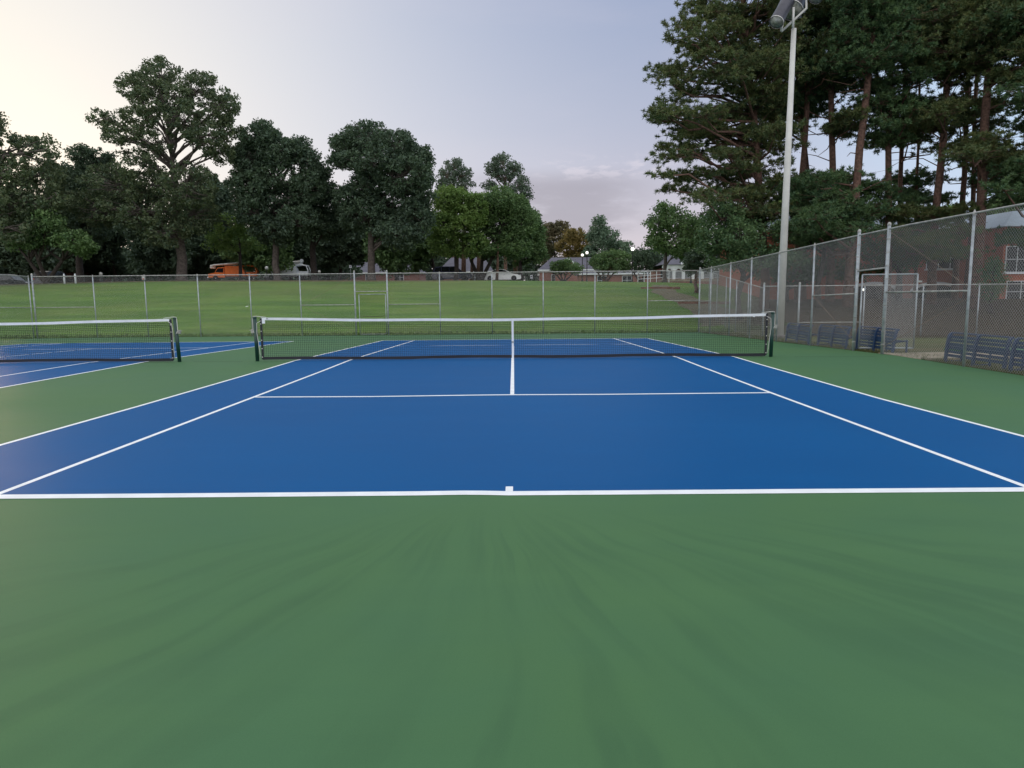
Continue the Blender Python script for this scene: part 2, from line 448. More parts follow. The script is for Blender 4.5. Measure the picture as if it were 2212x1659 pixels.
addl(along([np.array([0.0, fb[0][1]]), np.array([0.0, fb[0][1] - .12])], .05, 0.00354))
tag(mb.build('court_line_markings', M['line']), kind='structure')

# neighbouring court on the left
n_dr = gl([(0, 834), (200, 801.5), (391, 783.5), (545, 757.5), (634, 737)], 0)
n_sr = gl([(0, 809.5), (210, 780.5), (560, 741), (578, 738.4)])
ynb = float(np.mean([p[1] for p in nbx])); yfb = float(np.mean([p[1] for p in fb]))
XRn = float(np.mean([p[0] for p in n_dr])); XSn = XRn - 1.372
XRn, XSn = -9.17, -10.56
XLn = XRn - 10.97
blue_area('court_playing_surface', lambda y: XLn, lambda y: XRn, ynb, yfb)
mb = MB()
for x in (XRn, XLn): addl(along(lin(x, ynb, x, yfb), .07, 0.00284))
for x in (XSn, XLn + 1.372): addl(along(lin(x, ynb, x, yfb), .06, 0.00268))
for y in (ynb, yfb): addl(along([np.array([XLn, y]), np.array([XRn, y])], .11, 0.00332))
for y in (NET - 6.4, fs_y): addl(along([np.array([XLn + 1.372, y]), np.array([XSn, y])], .08, 0.00307))
addl(along(lin((XLn + XRn) / 2, NET - 6.4, (XLn + XRn) / 2, fs_y), .05, 0.00296))
tag(mb.build('court_line_markings', M['line']), kind='structure')
# third court beyond the benches
sheet('court_apron', (12.3, 40), (-12, 14.6), 0.012, M['green'], 0.08)
sheet('court_playing_surface', (16.0, 27), (-12, 13.4), 0.017, M['blue'])
mb = MB(); addl(along([np.array([12.4, 12.6]), np.array([16.0, 12.6])], .05, .022)); addl(along(lin(16.0, -12, 16.0, 13.4), .05, .021)); tag(mb.build('court_line_markings', M['line']), kind='structure')
# expansion joint under the nets
M['crack'] = mat('joint_filler', (0.012, 0.022, 0.016), 0.9)
mb = MB()
for a, b, yy, c in (((417, 781.5), (524, 781.3), 0, .03), ((640, 777.6), (1690, 770.2), 0, .012), ((1716, 770.5), (1890, 770.4), 0, .035), ((300, 783), (378, 782.3), 0, .014)):
    addl(along([G(*a)[:2], G(*b)[:2]], c, .0012 if a[0] != 640 else .0042))
tag(mb.build('court_surface_joint', M['crack']), kind='structure')
# path from the gate
M['conc'] = mat('worn_concrete', s2l(142, 132, 114), 0.9, var=0.25, vscale=2.5, bump=.3, bscale=40)
mb = MB(); mb.box((FX + 1.55, 11.85, prof(12) - 0.02), (3.0, 1.7, 0.06), 0.0); tag(mb.build('footpath', M['conc']), kind='structure')

# ------------------------------------------------------------------ metals etc.
M['galv'] = mat('galvanised_steel', (0.36, 0.40, 0.43), 0.5, 0.35, var=0.25, vscale=6)
M['galvold'] = mat('weathered_galvanised_pipe', (0.38, 0.385, 0.37), 0.6, 0.25, var=0.35, vscale=9)
M['wire'] = mat('galvanised_wire', (0.40, 0.41, 0.42), 0.6, 0.2)
M['wirelow'] = mat('weathered_wire', (0.28, 0.27, 0.26), 0.7, 0.1)
M['truss'] = mat('rusty_truss_rod', s2l(132, 112, 92), 0.8, var=.3, vscale=12)
M['postgreen'] = mat('dark_green_enamel', (0.006, 0.040, 0.033), 0.35, var=0.2, vscale=5)
M['net'] = mat('black_netting', (0.010, 0.013, 0.016), 0.8)
M['vinyl'] = mat('black_vinyl', (0.007, 0.009, 0.018), 0.5)
M['tape'] = mat('white_net_tape', (0.74, 0.78, 0.84), 0.7, var=0.10, vscale=3)
M['rope'] = mat('white_cord', (0.62, 0.62, 0.60), 0.8)
M['blued'] = mat('blue_coated_steel', (0.016, 0.044, 0.115), 0.38, var=0.2, vscale=5)

def chainlink(p0, p1, z0, z1, name, parent, m, off, r=0.0019, pitch=0.0707, seg=0.5):
    """woven diamond mesh between ground points p0, p1; z0/z1 functions of distance"""
    p0 = np.array(p0, float); p1 = np.array(p1, float); L = np.linalg.norm(p1 - p0); u = (p1 - p0) / L; nrm = np.array([-u[1], u[0]])
    H = z1 - z0(0)
    tris = []
    S = np.arange(-H, L, pitch)
    A = []; B = []
    for sgn in (1, -1):
        for s0 in S:
            a, b = s0, s0 + H                       # horizontal run
            lo, hi = max(a, 0.0), min(b, L)
            if hi - lo < 0.02: continue
            k = max(1, int(math.ceil((hi - lo) / seg))); t = np.linspace(lo, hi, k + 1)
            h = (t - a) if sgn == 1 else (H - (t - a))
            A += list(zip(t[:-1], h[:-1], [sgn] * k)); B += list(zip(t[1:], h[1:], [sgn] * k))
    A = np.array(A); B = np.array(B)
    def w(T):
        zb = np.array([z0(t) for t in T[:, 0]]); fr = T[:, 1] / H
        X = p0[0] + u[0] * T[:, 0] + nrm[0] * T[:, 2] * 0.0015; Y = p0[1] + u[1] * T[:, 0] + nrm[1] * T[:, 2] * 0.0015
        return np.stack([X, Y, zb + fr * (z1 - zb)], 1)
    a, b = w(A), w(B); d = b - a; d /= np.linalg.norm(d, axis=1)[:, None]
    n3 = np.array([nrm[0], nrm[1], 0.0]); q = np.cross(d, n3); q /= np.linalg.norm(q, axis=1)[:, None]
    V = []
    offs = [(math.cos(t) * r, math.sin(t) * r) for t in (math.pi / 2, math.pi * 7 / 6, math.pi * 11 / 6)]
    for i in range(3):
        o1 = offs[i]; o2 = offs[(i + 1) % 3]
        P1 = a + n3 * o1[0] + q * o1[1]; P2 = b + n3 * o1[0] + q * o1[1]; P3 = b + n3 * o2[0] + q * o2[1]; P4 = a + n3 * o2[0] + q * o2[1]
        V.append(np.stack([P1, P2, P3, P4], 1).reshape(-1, 3))
    V = np.concatenate(V) - np.array(off)
    return npmesh(name, V, 4, m, parent)

def fence(name, label, cat, p0, p1, posts, H, term=(), braces=(), gap=None, mz=None, wire=None, r=0.0019, rp=0.028, pitch=.0707, group=None, header=None, cap=True, trusses=(), ties=True, topz=None):
    p0 = np.array(p0, float); p1 = np.array(p1, float); L = np.linalg.norm(p1 - p0); u = (p1 - p0) / L
    gz = mz or (lambda s: prof(p0[1] + u[1] * s))
    root = empty(name, (p0[0], p0[1], gz(0)), label, cat, group); off = (p0[0], p0[1], gz(0))
    def W(s, z, o=0.0): return (u[0] * s - u[1] * o, u[1] * s + u[0] * o, z - gz(0))
    ztop = topz or (lambda s: gz(s) + H)
    for s in posts:
        t = s in term; rr = rp * (1.45 if t else 1.0); zt = ztop(s) + (0.10 if t else 0.0)
        o = MB().tube([W(s, gz(s) - .1), W(s, zt)], rr, 10).build('post', M['galv'], root, True)
        c = MB()
        if t: c.lathe([(rr * 1.15, -.02), (rr * 1.15, .02), (rr * .8, .05), (rr * .2, .065)], W(s, zt), 10)
        else: c.lathe([(rr * 1.25, -.05), (rr * 1.25, .0), (rr * .7, .035), (rr * .25, .07)], W(s, zt), 8)
        c.build('cap', M['galvold'], o)
        if t:
            bnd = MB()
            bnd.tube([W(s, gz(s) + .1, rr + .006), W(s, gz(s) + H - .1, rr + .006)], .007, 5)
            for k in range(9): bnd.lathe([(rr * 1.2, -.012), (rr * 1.2, .012)], W(s, gz(s) + .25 + k * (H - .5) / 8), 10)
            bnd.build('tension_bar', M['galvold'], o)
    rr = 0.021
    MB().tube([W(s, ztop(s)) for s in np.linspace(0, L, max(2, int(L / 2.5)))], rr, 8).build('top_rail', M['galvold'], root, True)
    for (a, b, zf) in braces:
        MB().tube([W(a, gz(a) + zf * H), W(b, gz(b) + zf * H)], 0.020, 8).build('brace_rail', M['galvold'], root, True)
    for (a, za, b, zb) in trusses:
        MB().tube([W(a, gz(a) + za * H, .012), W(b, gz(b) + zb * H, .012)], 0.006, 5).build('truss_rod', M['truss'], root)
    spans = [(0, L)] if not gap else [(0, gap[0]), (gap[1], L)]
    for a, b in spans:
        chainlink(p0 + u * a, p0 + u * b, lambda t, a=a: gz(a + t) + .02, ztop((a + b) / 2) if topz is None and mz is None and abs(gz(a) - gz(b)) < 1e-4 else None or 0, 'chain_link_mesh', root, wire or M['wire'], off, r, pitch) if False else \
        cl(p0 + u * a, p0 + u * b, lambda t, a=a: gz(a + t) + .02, lambda t, a=a: ztop(a + t), root, wire or M['wire'], off, r, pitch)
    if gap:
        a, b = gap; zh = header
        cl(p0 + u * a, p0 + u * b, lambda t: gz(a) + zh, lambda t: ztop(a + t), root, wire or M['wire'], off, r, pitch)
        MB().tube([W(a, gz(a) + zh), W(b, gz(b) + zh)], 0.022, 8).build('header_rail', M['galvold'], root, True)
    return root, W, gz
def cl(p0, p1, z0, z1, root, m, off, r, pitch):
    """mesh panel with bottom z0(t) and top z1(t)"""
    p0 = np.array(p0, float); p1 = np.array(p1, float); L = np.linalg.norm(p1 - p0); u = (p1 - p0) / L; nrm = np.array([-u[1], u[0]])
    H = max(z1(0) - z0(0), z1(L) - z0(L)); A = []; B = []
    seg = 0.5
    for sgn in (1, -1):
        for s0 in np.arange(-H, L, pitch):
            lo, hi = max(s0, 0.0), min(s0 + H, L)
            if hi - lo < 0.015: continue
            k = max(1, int(math.ceil((hi - lo) / seg))); t = np.linspace(lo, hi, k + 1)
            h = (t - s0) / H; h = h if sgn == 1 else 1 - h
            A += list(zip(t[:-1], h[:-1], [sgn] * k)); B += list(zip(t[1:], h[1:], [sgn] * k))
    def w(T):
        T = np.array(T); zb = np.array([z0(t) for t in T[:, 0]]); zt = np.array([z1(t) for t in T[:, 0]])
        return np.stack([p0[0] + u[0] * T[:, 0] + nrm[0] * T[:, 2] * .0015, p0[1] + u[1] * T[:, 0] + nrm[1] * T[:, 2] * .0015, zb + T[:, 1] * (zt - zb)], 1)
    a, b = w(A), w(B); d = b - a; d /= np.linalg.norm(d, axis=1)[:, None]
    n3 = np.array([nrm[0], nrm[1], 0.0]); q = np.cross(d, n3); V = []
    offs = [(math.cos(t) * r, math.sin(t) * r) for t in (math.pi / 2, math.pi * 7 / 6, math.pi * 11 / 6)]
    for i in range(3):
        o1, o2 = offs[i], offs[(i + 1) % 3]
        V.append(np.stack([a + n3 * o1[0] + q * o1[1], b + n3 * o1[0] + q * o1[1], b + n3 * o2[0] + q * o2[1], a + n3 * o2[0] + q * o2[1]], 1).reshape(-1, 3))
    return npmesh('chain_link_mesh', np.concatenate(V) - np.array(off), 4, m, root)

def gate_leaf(root, W0, a, b, zb, zt, name='gate', o=0.0, p0=None):
    """rectangular tube frame with mesh; W0(s,z,o) local mapping"""
    g = MB(); r = .021
    g.tube([W0(a, zb), W0(a, zt)], r, 8); g.tube([W0(b, zb), W0(b, zt)], r, 8)
    g.tube([W0(a, zb), W0(b, zb)], r * .9, 8); g.tube([W0(a, zt), W0(b, zt)], r * .9, 8)
    return g.build(name, M['galv'], root, True)

# back fence
FH = 3.12
def bx(px, py=660): return float(P(px, py, FY)[0])
bp = [LX] + [bx(p) for p in (205, 316, 430, 542, 650, 767.5, 837.5, 950.5, 1063, 1173.5, 1285, 1398.5)] + [FX]
S0 = LX
posts = [x - S0 for x in bp]
gA, gB = bx(767.5) - S0, bx(837.5) - S0
zbk = prof(FY)
ztl = zbk + FH
backf, Wb, gzb = fence('back_fence', 'long tall chain-link fence with grey posts in front of the grass slope', 'fence', (S0, FY), (FX, FY), posts, FH,
    term=(posts[0], gA, gB, posts[-1]), braces=((posts[0], posts[1], .5), (posts[5], gA, .5), (gB, posts[8], .5), (posts[-2], posts[-1], .52)),
    gap=(gA, gB), header=2.22, wire=M['wire'], r=.0014, pitch=.0707,
    trusses=((posts[5] + .05, .5, gA, .98), (posts[5], .5, gA, .05), (posts[-2], .5, posts[-1], .95)))
gate_leaf(backf, lambda s, z: Wb(s, z + zbk, .0), gA + .20, gB - .10, .06, 2.08)
cl((S0 + gA + .2, FY), (S0 + gB - .1, FY), lambda t: zbk + .06, lambda t: zbk + 2.08, backf, M['wirelow'], (S0, FY, zbk), .0014, .0707)
MB().tube([Wb(gA + .24, zbk + .98, .03), Wb(gA + 1.0, zbk + .95, .03), Wb(gB - .14, zbk + .98, .03)], .016, 6).build('gate_bar', mat('dark_rusty_bar', (.03, .025, .02), .9), backf)
# side fences
def yfor(px):
    d = ray(px, 700); return CAM[1] + d[1] * (FX - CAM[0]) / d[0]
rp_ = [(FY), yfor(1533.5), yfor(1575), yfor(1619.5), yfor(1678), yfor(1752.5), yfor(1846), yfor(1909), yfor(2088)]
ry = [rp_[0]] + rp_[1:]
ry += [ry[-1] - 2.75, ry[-1] - 5.5, ry[-1] - 8.25, ry[-1] - 11, ry[-1] - 13.8, ry[-1] - 16.5]
ps = [FY - y for y in ry]
FHR = 3.14
gC, gD = ps[6], ps[7]
rf, Wr, gzr = fence('side_fence', 'tall chain-link fence along the right edge of the court with an open gate in it', 'fence', (FX, FY), (FX, ry[-1]), ps, FHR,
    term=(gC, gD), braces=((ps[0], ps[1], .5), (ps[5], gC, .5), (gD, ps[8], .5)), gap=(gC, gD), header=2.18, r=.0019, pitch=.0707,
    trusses=((gD, .98, ps[8], .52), (ps[8], .46, gD, .06), (gC, .9, ps[5], .5), (ps[5], .5, gC, .08)), mz=lambda s: prof(FY - s), wire=M['wire'])
# gate leaf, swung outward
gy = FY - gC; gz0 = prof(gy)
ang = R(3.0)
GP = (FX + .09, gy - .05)
def Wg(s, z): return (GP[0] - FX + math.cos(ang) * s, GP[1] - FY - math.sin(ang) * s * 6 * .0 - s * .15, z + gz0 - gzr(0))
gl_ = gate_leaf(rf, Wg, 0.03, 1.42, .08, 2.08)
gu = np.array([math.cos(ang), -.15]);
cl((GP[0], GP[1]), (GP[0] + gu[0] * 1.42, GP[1] + gu[1] * 1.42), lambda t: gz0 + .08, lambda t: gz0 + 2.08, rf, M['wire'], (FX, FY, gzr(0)), .0024, .066)
lt = MB().box((GP[0] - FX + 1.47, GP[1] - FY - .22, gz0 + 1.88 - gzr(0)), (.12, .05, .05)); lt.build('latch', M['galvold'], rf)
# left fence
lpy = [FY, float(FY - 2.9), FY - 5.8, FY - 8.7, FY - 11.6, FY - 14.5]
fence('side_fence', 'chain-link fence along the far left edge of the neighbouring court', 'fence', (LX - .1, FY - .12), (LX - .1, FY - 14.5), [0.0] + [FY - .12 - y for y in lpy[1:-1]] + [14.38], FH,
      term=(), braces=((0.0, FY - .12 - lpy[1], .5),), r=.0016, mz=lambda s: prof(FY - .12 - s))
# lower fence outside on the right
LY = 24.9
lf0, lf1 = float(P(1648, 700, LY)[0]), float(P(2230, 700, LY)[0]) + 10
zl = lambda s: terr(lf0 + s, LY)
lps = [0.0] + [float(P(p, 700, LY)[0]) - lf0 for p in (1724, 1864, 1990, 2110, 2230)] + [lf1 - lf0]
fence('low_fence', 'lower chain-link fence crossing behind the light pole and the benches', 'fence', (lf0, LY), (lf1, LY), lps, 2.0, term=(0.0, lps[1]), braces=((lps[1], lps[2], .3),), r=.0016,
      mz=lambda s: min(-.2, terr(lf0 + s, LY)), wire=M['wirelow'], topz=lambda s: 1.86 - 0.0 * s)
# sloping hand-rail fence up the bank from its corner
q0 = P(1648, 622, LY); q1 = P(1533, 588, 38.0)
pz = lambda s: terr(q0[0] + (q1[0] - q0[0]) * s, LY + (38 - LY) * s)
def slfence():
    root = empty('low_fence', (q0[0], LY, 0), 'sloping chain-link fence climbing the bank behind the corner of the tall fences', 'fence')
    L = math.hypot(q1[0] - q0[0], 38 - LY); n = 5
    top = lambda t: q0[2] + (q1[2] - q0[2]) * t / L; bot = lambda t: pz(t / L) + .03
    for i in range(1, n + 1):
        s = i / n; MB().tube([((q1[0] - q0[0]) * s, (38 - LY) * s, bot(s * L) - .1), ((q1[0] - q0[0]) * s, (38 - LY) * s, top(s * L))], .026, 8).build('post', M['galv'], root, True)
    MB().tube([(0, 0, top(0)), (q1[0] - q0[0], 38 - LY, top(L))], .02, 8).build('top_rail', M['galvold'], root, True)
    cl((q0[0], LY), (q1[0], 38), bot, top, root, M['wirelow'], (q0[0], LY, 0), .0016, .0707)
slfence()

# ------------------------------------------------------------------ nets and posts
def net_post(x, lean, label, side, y=NET):
    """side = +1 when the net is on the right of the post"""
    root = empty('net_post', (x, y, prof(y)), label, 'net post', 'posts that hold the tennis nets')
    tl = lean
    MB().tube([(0, 0, -.1), (tl, 0, 1.075)], .045, 14).build('post', M['postgreen'], root, True)
    MB().lathe([(.047, -.02), (.047, .012), (.03, .026), (.004, .03)], (tl, 0, 1.075), 14).build('post_cap', M['postgreen'], root, True)
    MB().tube([(tl + side * .28, -.0, 1.082), (tl + side * .04, -.0, 1.112), (tl - side * .035, -.0, 1.105), (tl - side * .052, -.01, 1.03), (tl * .75 - side * .05, -.02, .78), (tl * .7 - side * .02, -.05, .70)], .008, 6).build('top_cord', M['rope'], root, True)
    c = MB().tube([(tl + side * .16, -.03, 1.0), (tl + side * .06, -.05, .94), (tl * .9 + side * .05, -.05, .70), (tl * .6 + side * .075, -.05, .45), (tl * .3 + side * .09, -.04, .2), (side * .10, -.03, .1)], .0065, 6)
    c.build('lacing_cord', M['rope'], root, True)
    w = MB().box((tl * .7 - side * .07, 0, .74), (.07, .07, .10), 0, .012); w.tube([(tl * .7 - side * .09, 0, .76), (tl * .7 - side * .15, 0, .765)], .009, 6)
    w.build('winch', M['galvold'], root)
    return root
def sag(s, h0, h1, hc):
    return (h0 + (h1 - h0) * s) - 4 * ((h0 + h1) / 2 - hc) * s * (1 - s)
def make_net(x0, x1, label, hc, wob):
    y = NET; z0 = 0.03
    root = empty('tennis_net', (x0, y, 0), label, 'tennis net', 'tennis nets'); L = x1 - x0
    top = lambda t: sag(t / L, 1.075, 1.075, hc) + wob * .006 * math.sin(t * 1.9) ; tw = .062
    rng = random.Random(int(abs(x0) * 10))
    # vertical and horizontal cords
    r = .0028; sp = .0475; V = []
    n = int(L / sp)
    def strip(a, b, w, axis):
        a = np.array(a); b = np.array(b)
        d = b - a; d /= np.linalg.norm(d); q = np.array([d[2], 0, -d[0]]); n3 = np.array([0, 1.0, 0])
        o = [q * w, -q * w * .5 + n3 * w * .87, -q * w * .5 - n3 * w * .87]
        for i in range(3):
            V.extend([a + o[i], b + o[i], b + o[(i + 1) % 3], a + o[(i + 1) % 3]])
    bot = lambda t: .075 + .02 * math.sin(t * .7 + 1) ** 2
    dy = lambda t, h: .012 * math.sin(t * 2.3 + h * 3)
    for i in range(1, n):
        t = i * L / n; m_ = 4; zs = [bot(t) + (top(t) - tw - bot(t)) * k / m_ for k in range(m_ + 1)]
        for k in range(m_): strip((t + .004 * math.sin(zs[k] * 9 + i), dy(t, zs[k]), zs[k]), (t + .004 * math.sin(zs[k + 1] * 9 + i), dy(t, zs[k + 1]), zs[k + 1]), r, 'z')
    m = 20; K = 64
    for j in range(m):
        f = j / m
        for k in range(K):
            t0, t1 = L * k / K, L * (k + 1) / K
            a = (t0, dy(t0, f), bot(t0) + (top(t0) - tw - bot(t0)) * f); b = (t1, dy(t1, f), bot(t1) + (top(t1) - tw - bot(t1)) * f)
            strip(a, b, r * (1.5 if j > m - 4 else 1.0), 'x')
    npmesh('netting', np.array(V), 4, M['net'], root)
    K = 90
    def band(name, zt, zb, th, mt, y_=0.0, wv=0.0):
        mb = MB(); ts = np.linspace(0, L, K + 1)
        for t in ts:
            yo = y_ + wv * math.sin(t * 3.1) + wv * .6 * math.sin(t * 7.7 + 1)
            a, b = zt(t), zb(t) + wv * .3 * math.sin(t * 5)
            mb.v += [(t, yo - th, b), (t, yo + th, b), (t, yo + th, a), (t, yo - th, a)]
        for i in range(K):
            for k in range(4): k2 = (k + 1) % 4; mb.f.append((4 * i + k, 4 * i + k2, 4 * i + 4 + k2, 4 * i + 4 + k))
        mb.f += [(3, 2, 1, 0), (4 * K, 4 * K + 1, 4 * K + 2, 4 * K + 3)]
        return mb.build(name, mt, root)
    band('top_tape', top, lambda t: top(t) - tw, .008, M['tape'], 0, .006)
    band('bottom_band', lambda t: bot(t) + .012, lambda t: max(.018, bot(t) - .058), .008, M['vinyl'], 0, .008)
    for s, e in ((0, 1), (L, -1)):
        mb = MB(); mb.box((s + e * .0, 0, .55), (.055, .022, 1.02), 0, .006); sb = mb.build('side_band', M['vinyl'], root)
        g = MB()
        for z in (.10, .31, .52, .74, .92): g.lathe([(.013, -.016), (.013, .016)], (s - e * .004, 0, z), 8, 'y')
        g.build('grommet', M['rope'], sb)
    return root, top
PXL, PXR = float(P(554, 735, NET)[0]), float(P(1666.5, 725, NET)[0])
NXL, NXR = float(P(566, 735, NET)[0]), float(P(1655, 725, NET)[0])
net, ntop = make_net(NXL, NXR, 'full-width black tennis net with white tape and centre strap across the near court', 1.005, 1.0)
cx = float(P(1107.5, 730, NET)[0]) - NXL
MB().box((cx, -.014, .50), (.052, .006, 1.0), 0).build('centre_strap', M['tape'], net)
MB().box((cx + .003, -.02, .42), (.062, .012, .05), 0, .004).build('strap_buckle', M['galv'], net)
tx = float(P(570, 702, NET)[0]) - NXL
MB().box((tx, -.016, .985), (.075, .004, .11), 0.05).build('paper_tag', M['tape'], net)
MB().box((tx + .09, -.010, 1.045), (.05, .004, .014), 0).build('tape_label', M['vinyl'], net)
tk = MB(); tk.box((L_ := NXR - NXL) and (NXR - NXL - .32, -.015, .995), (.05, .004, .022), 0); tk.build('tape_end', M['tape'], net)
NL1 = float(P(371, 735, NET)[0])
net2, _t = make_net(NL1 - 12.6, NL1, 'tennis net of the neighbouring court, cut off by the left edge of the photo', 1.0, 1.0)
MB().box((6.3, -.014, .50), (.052, .006, 1.0), 0).build('centre_strap', M['tape'], net2)
net_post(PXL, -.015, 'dark green net post holding the left end of the near court net', 1)
net_post(PXR, .015, 'dark green net post holding the right end of the near court net', -1)
net_post(float(P(388.5, 781, NET)[0]), -.055, 'leaning dark green net post of the neighbouring court', -1)
net_post(NL1 - 12.85, 0, 'far net post of the neighbouring court, outside the photo', 1)

# ------------------------------------------------------------------ benches
def make_bench(loc, label, rz=0.0):
    """contour strap bench 2.44 m long along local y, facing -x (towards the court) with rolled back"""
    root = empty('park_bench', loc, label, 'bench', 'blue slatted benches behind the side fence', rz)
    Lb = 2.0
    cv = [(-.06, .10), (-.05, .22), (-.03, .36), (0.0, .50), (.035, .62), (.085, .73), (.15, .80), (.23, .83)]
    # back straps (outline of the rolled end frames)
    for k in range(3):
        y = -Lb / 2 + .04 + k * (Lb - .08) / 2
        f = MB()
        pts = [(-.09, 0), (-.085, .12), (-.075, .27), (-.065, .40), (-.052, .50), (-.035, .58), (-.01, .635), (.03, .66)]
        o = len(f.v)
        for (x, z) in pts: f.v += [(x - .022, y - .035, z + .012), (x + .022, y - .035, z - .012), (x + .022, y + .035, z - .012), (x - .022, y + .035, z + .012)]
        for i in range(len(pts) - 1):
            for j in range(4): j2 = (j + 1) % 4; f.f.append((o + 4 * i + j, o + 4 * i + j2, o + 4 * i + 4 + j2, o + 4 * i + 4 + j))
        f.f += [(3, 2, 1, 0), tuple(o + 4 * (len(pts) - 1) + j for j in range(4))]
        f.tube([(-.06, y, .34), (.16, y, .36), (.28, y, .38)], .022, 6)
        f.tube([(.27, y, .38), (.27, y, .2), (.27, y, 0)], .024, 6)
        f.tube([(-.09, y, .04), (.1, y, .03), (.27, y, .04)], .014, 6)
        f.build('end_frame' if k != 1 else 'middle_frame', M['blued'], root)
    for i, (x, z, tilt) in enumerate([(-.075, .16, 0), (-.07, .245, 0), (-.06, .33, 0), (-.055, .415, 0), (-.045, .50, 0), (-.03, .575, 0)]):
        s = MB(); n = np.array([.95, 0, .3]); s.box((x + .03, 0, z), (.012, Lb, .062), 0); s.build('back_slat', M['blued'], root)
    for i in range(6):
        x = -.02 + i * .058; s = MB().box((x, 0, .385 - .01 * abs(i - 2)), (.052, Lb, .012), 0); s.build('seat_slat', M['blued'], root)
    MB().tube([(.03, -Lb / 2, .665), (.03, Lb / 2, .665)], .020, 8).build('top_rail', M['blued'], root)
    return root
bz = lambda y: prof(y) - .03
b0 = make_bench((FX + .50, 9.5, bz(9.5)), 'blue slatted bench in front of the fence post at the right, seen nearly whole')
dup(b0, (FX + .50, 7.4, bz(7.6)), 0.0, 'blue slatted bench cut off by the right edge of the photo')
dup(b0, (FX + .46, 13.6, bz(13.6)), 0.0, 'blue slatted bench seen through the opening of the gate')
dup(b0, (FX + .46, 16.15, bz(16.1)), 0.0, 'blue slatted bench just past the gate, on its left')
dup(b0, (FX + .46, 18.8, bz(18.8)), 0.0, 'blue slatted bench farthest from the camera, beside the light pole')

# ------------------------------------------------------------------ light pole
LPY = 23.2
pb = P(1684, 712, LPY); pt = P(1715, 62, LPY)
M['pole'] = mat('cream_pole_paint', s2l(196, 197, 194), 0.45, var=0.10, vscale=1.5)
M['housing'] = mat('brushed_lamp_housing', (0.06, 0.062, 0.08), 0.4, 0.5, var=.2, vscale=4)
M['lens'] = mat('dusty_lamp_glass', (0.42, 0.42, 0.40), 0.18, 0.0, var=.4, vscale=5, dark=(.2, .2, .17))
zb_ = prof(LPY) - .03
lp = empty('floodlight_pole', (pb[0], LPY, zb_), 'tall tapering cream pole with court floodlights at its top', 'light pole')
topx = (pt[0] + .0) - pb[0]; toph = pt[2] - zb_
MB().tube([(0, 0, 0), (topx * .5, 0, toph * .5), (topx, 0, toph)], [.166, .130, .092], 20).build('pole', M['pole'], lp, True)
MB().lathe([(.33, -.1), (.33, .10), (.30, .13)], (0, 0, 0), 20).build('footing', mat('pole_footing_concrete', (.12, .11, .10), .9, var=.3), lp)
def L3(px, py, Y=LPY - .1):
    p = P(px, py, Y); return np.array([p[0] - pb[0], p[1] - LPY, p[2] - zb_])
arm = MB(); arm.tube([L3(1688, 68), L3(1742, 18), L3(1742, -35)], .045, 8); arm.tube([L3(1688, 68), L3(1691, 38)], .05, 8); arm.tube([L3(1713, 60, LPY - .16), L3(1714, 16, LPY - .16)], .05, 8)
arm.tube([L3(1660 + 28, 68), L3(1688, 68)], .045, 8)
arm.build('cross_arm', M['pole'], lp, True)
def flood(front, back, r0, r1, label=None):
    a, b = np.array(front), np.array(back); d = b - a
    pts = [a, a + d * .06, a + d * .45, a + d * .85, b]
    h = MB().tube(pts, [r0, r0 * .98, r0 * .93, r1, r1 * .55], 22, caps=False)
    hh = h.build('floodlight', M['housing'], lp, True)
    n = d / np.linalg.norm(d)
    MB().tube([a + n * .02, a + n * .035], [r0 * .955, r0 * .955], 22).build('lens', M['lens'], hh, True)
    MB().tube([a - n * .005, a + n * .03], [r0 * 1.03, r0 * 1.03], 22, caps=False).build('bezel', M['pole'], hh, True)
flood(L3(1677, 48, LPY - .45), L3(1706, -6, LPY + .1), .27, .27)
flood(L3(1708, 22, LPY + .25), L3(1738, -50, LPY + .9), .46, .40)
flood(L3(1762, -6, LPY - .45), L3(1790, -62, LPY + .2), .27, .24)

# ------------------------------------------------------------------ vegetation
M['bark'] = mat('grey_oak_bark', (0.105, 0.088, 0.08), 0.95, var=0.45, vscale=5, bump=1.0, bscale=14)
M['barkd'] = mat('dark_bark', (0.045, 0.036, 0.032), 0.95, var=0.4, vscale=5, bump=.8, bscale=14)
M['barkp'] = mat('reddish_pine_bark', (0.135, 0.078, 0.060), 0.95, var=0.5, vscale=7, bump=1.0, bscale=10)
M['lf_oak'] = leafmat('oak_leaves', (0.054, 0.092, 0.060), (0.085, 0.128, 0.070), (0.15, 0.16, 0.07))
M['lf_dark'] = leafmat('dark_leaves', (0.044, 0.076, 0.058), (0.068, 0.112, 0.072), (0.11, 0.15, 0.08))
M['lf_mid'] = leafmat('green_leaves', (0.066, 0.132, 0.058), (0.11, 0.195, 0.075), (0.18, 0.26, 0.09))
M['lf_yel'] = leafmat('yellow_green_leaves', (0.095, 0.19, 0.055), (0.165, 0.275, 0.075), (0.25, 0.34, 0.09), trans=.35)
M['lf_gold'] = leafmat('golden_leaves', (0.13, 0.12, 0.04), (0.26, 0.20, 0.06), (0.30, 0.20, 0.08), trans=.3)
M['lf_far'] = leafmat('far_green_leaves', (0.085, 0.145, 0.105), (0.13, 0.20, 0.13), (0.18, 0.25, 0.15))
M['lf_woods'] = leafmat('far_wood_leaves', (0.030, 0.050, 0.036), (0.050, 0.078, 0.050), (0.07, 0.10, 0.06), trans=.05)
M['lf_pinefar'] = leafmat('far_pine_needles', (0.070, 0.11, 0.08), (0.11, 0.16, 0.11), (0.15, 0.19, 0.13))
M['lf_rust'] = leafmat('rusty_green_leaves', (0.09, 0.10, 0.06), (0.16, 0.14, 0.08), (0.2, 0.15, 0.09))
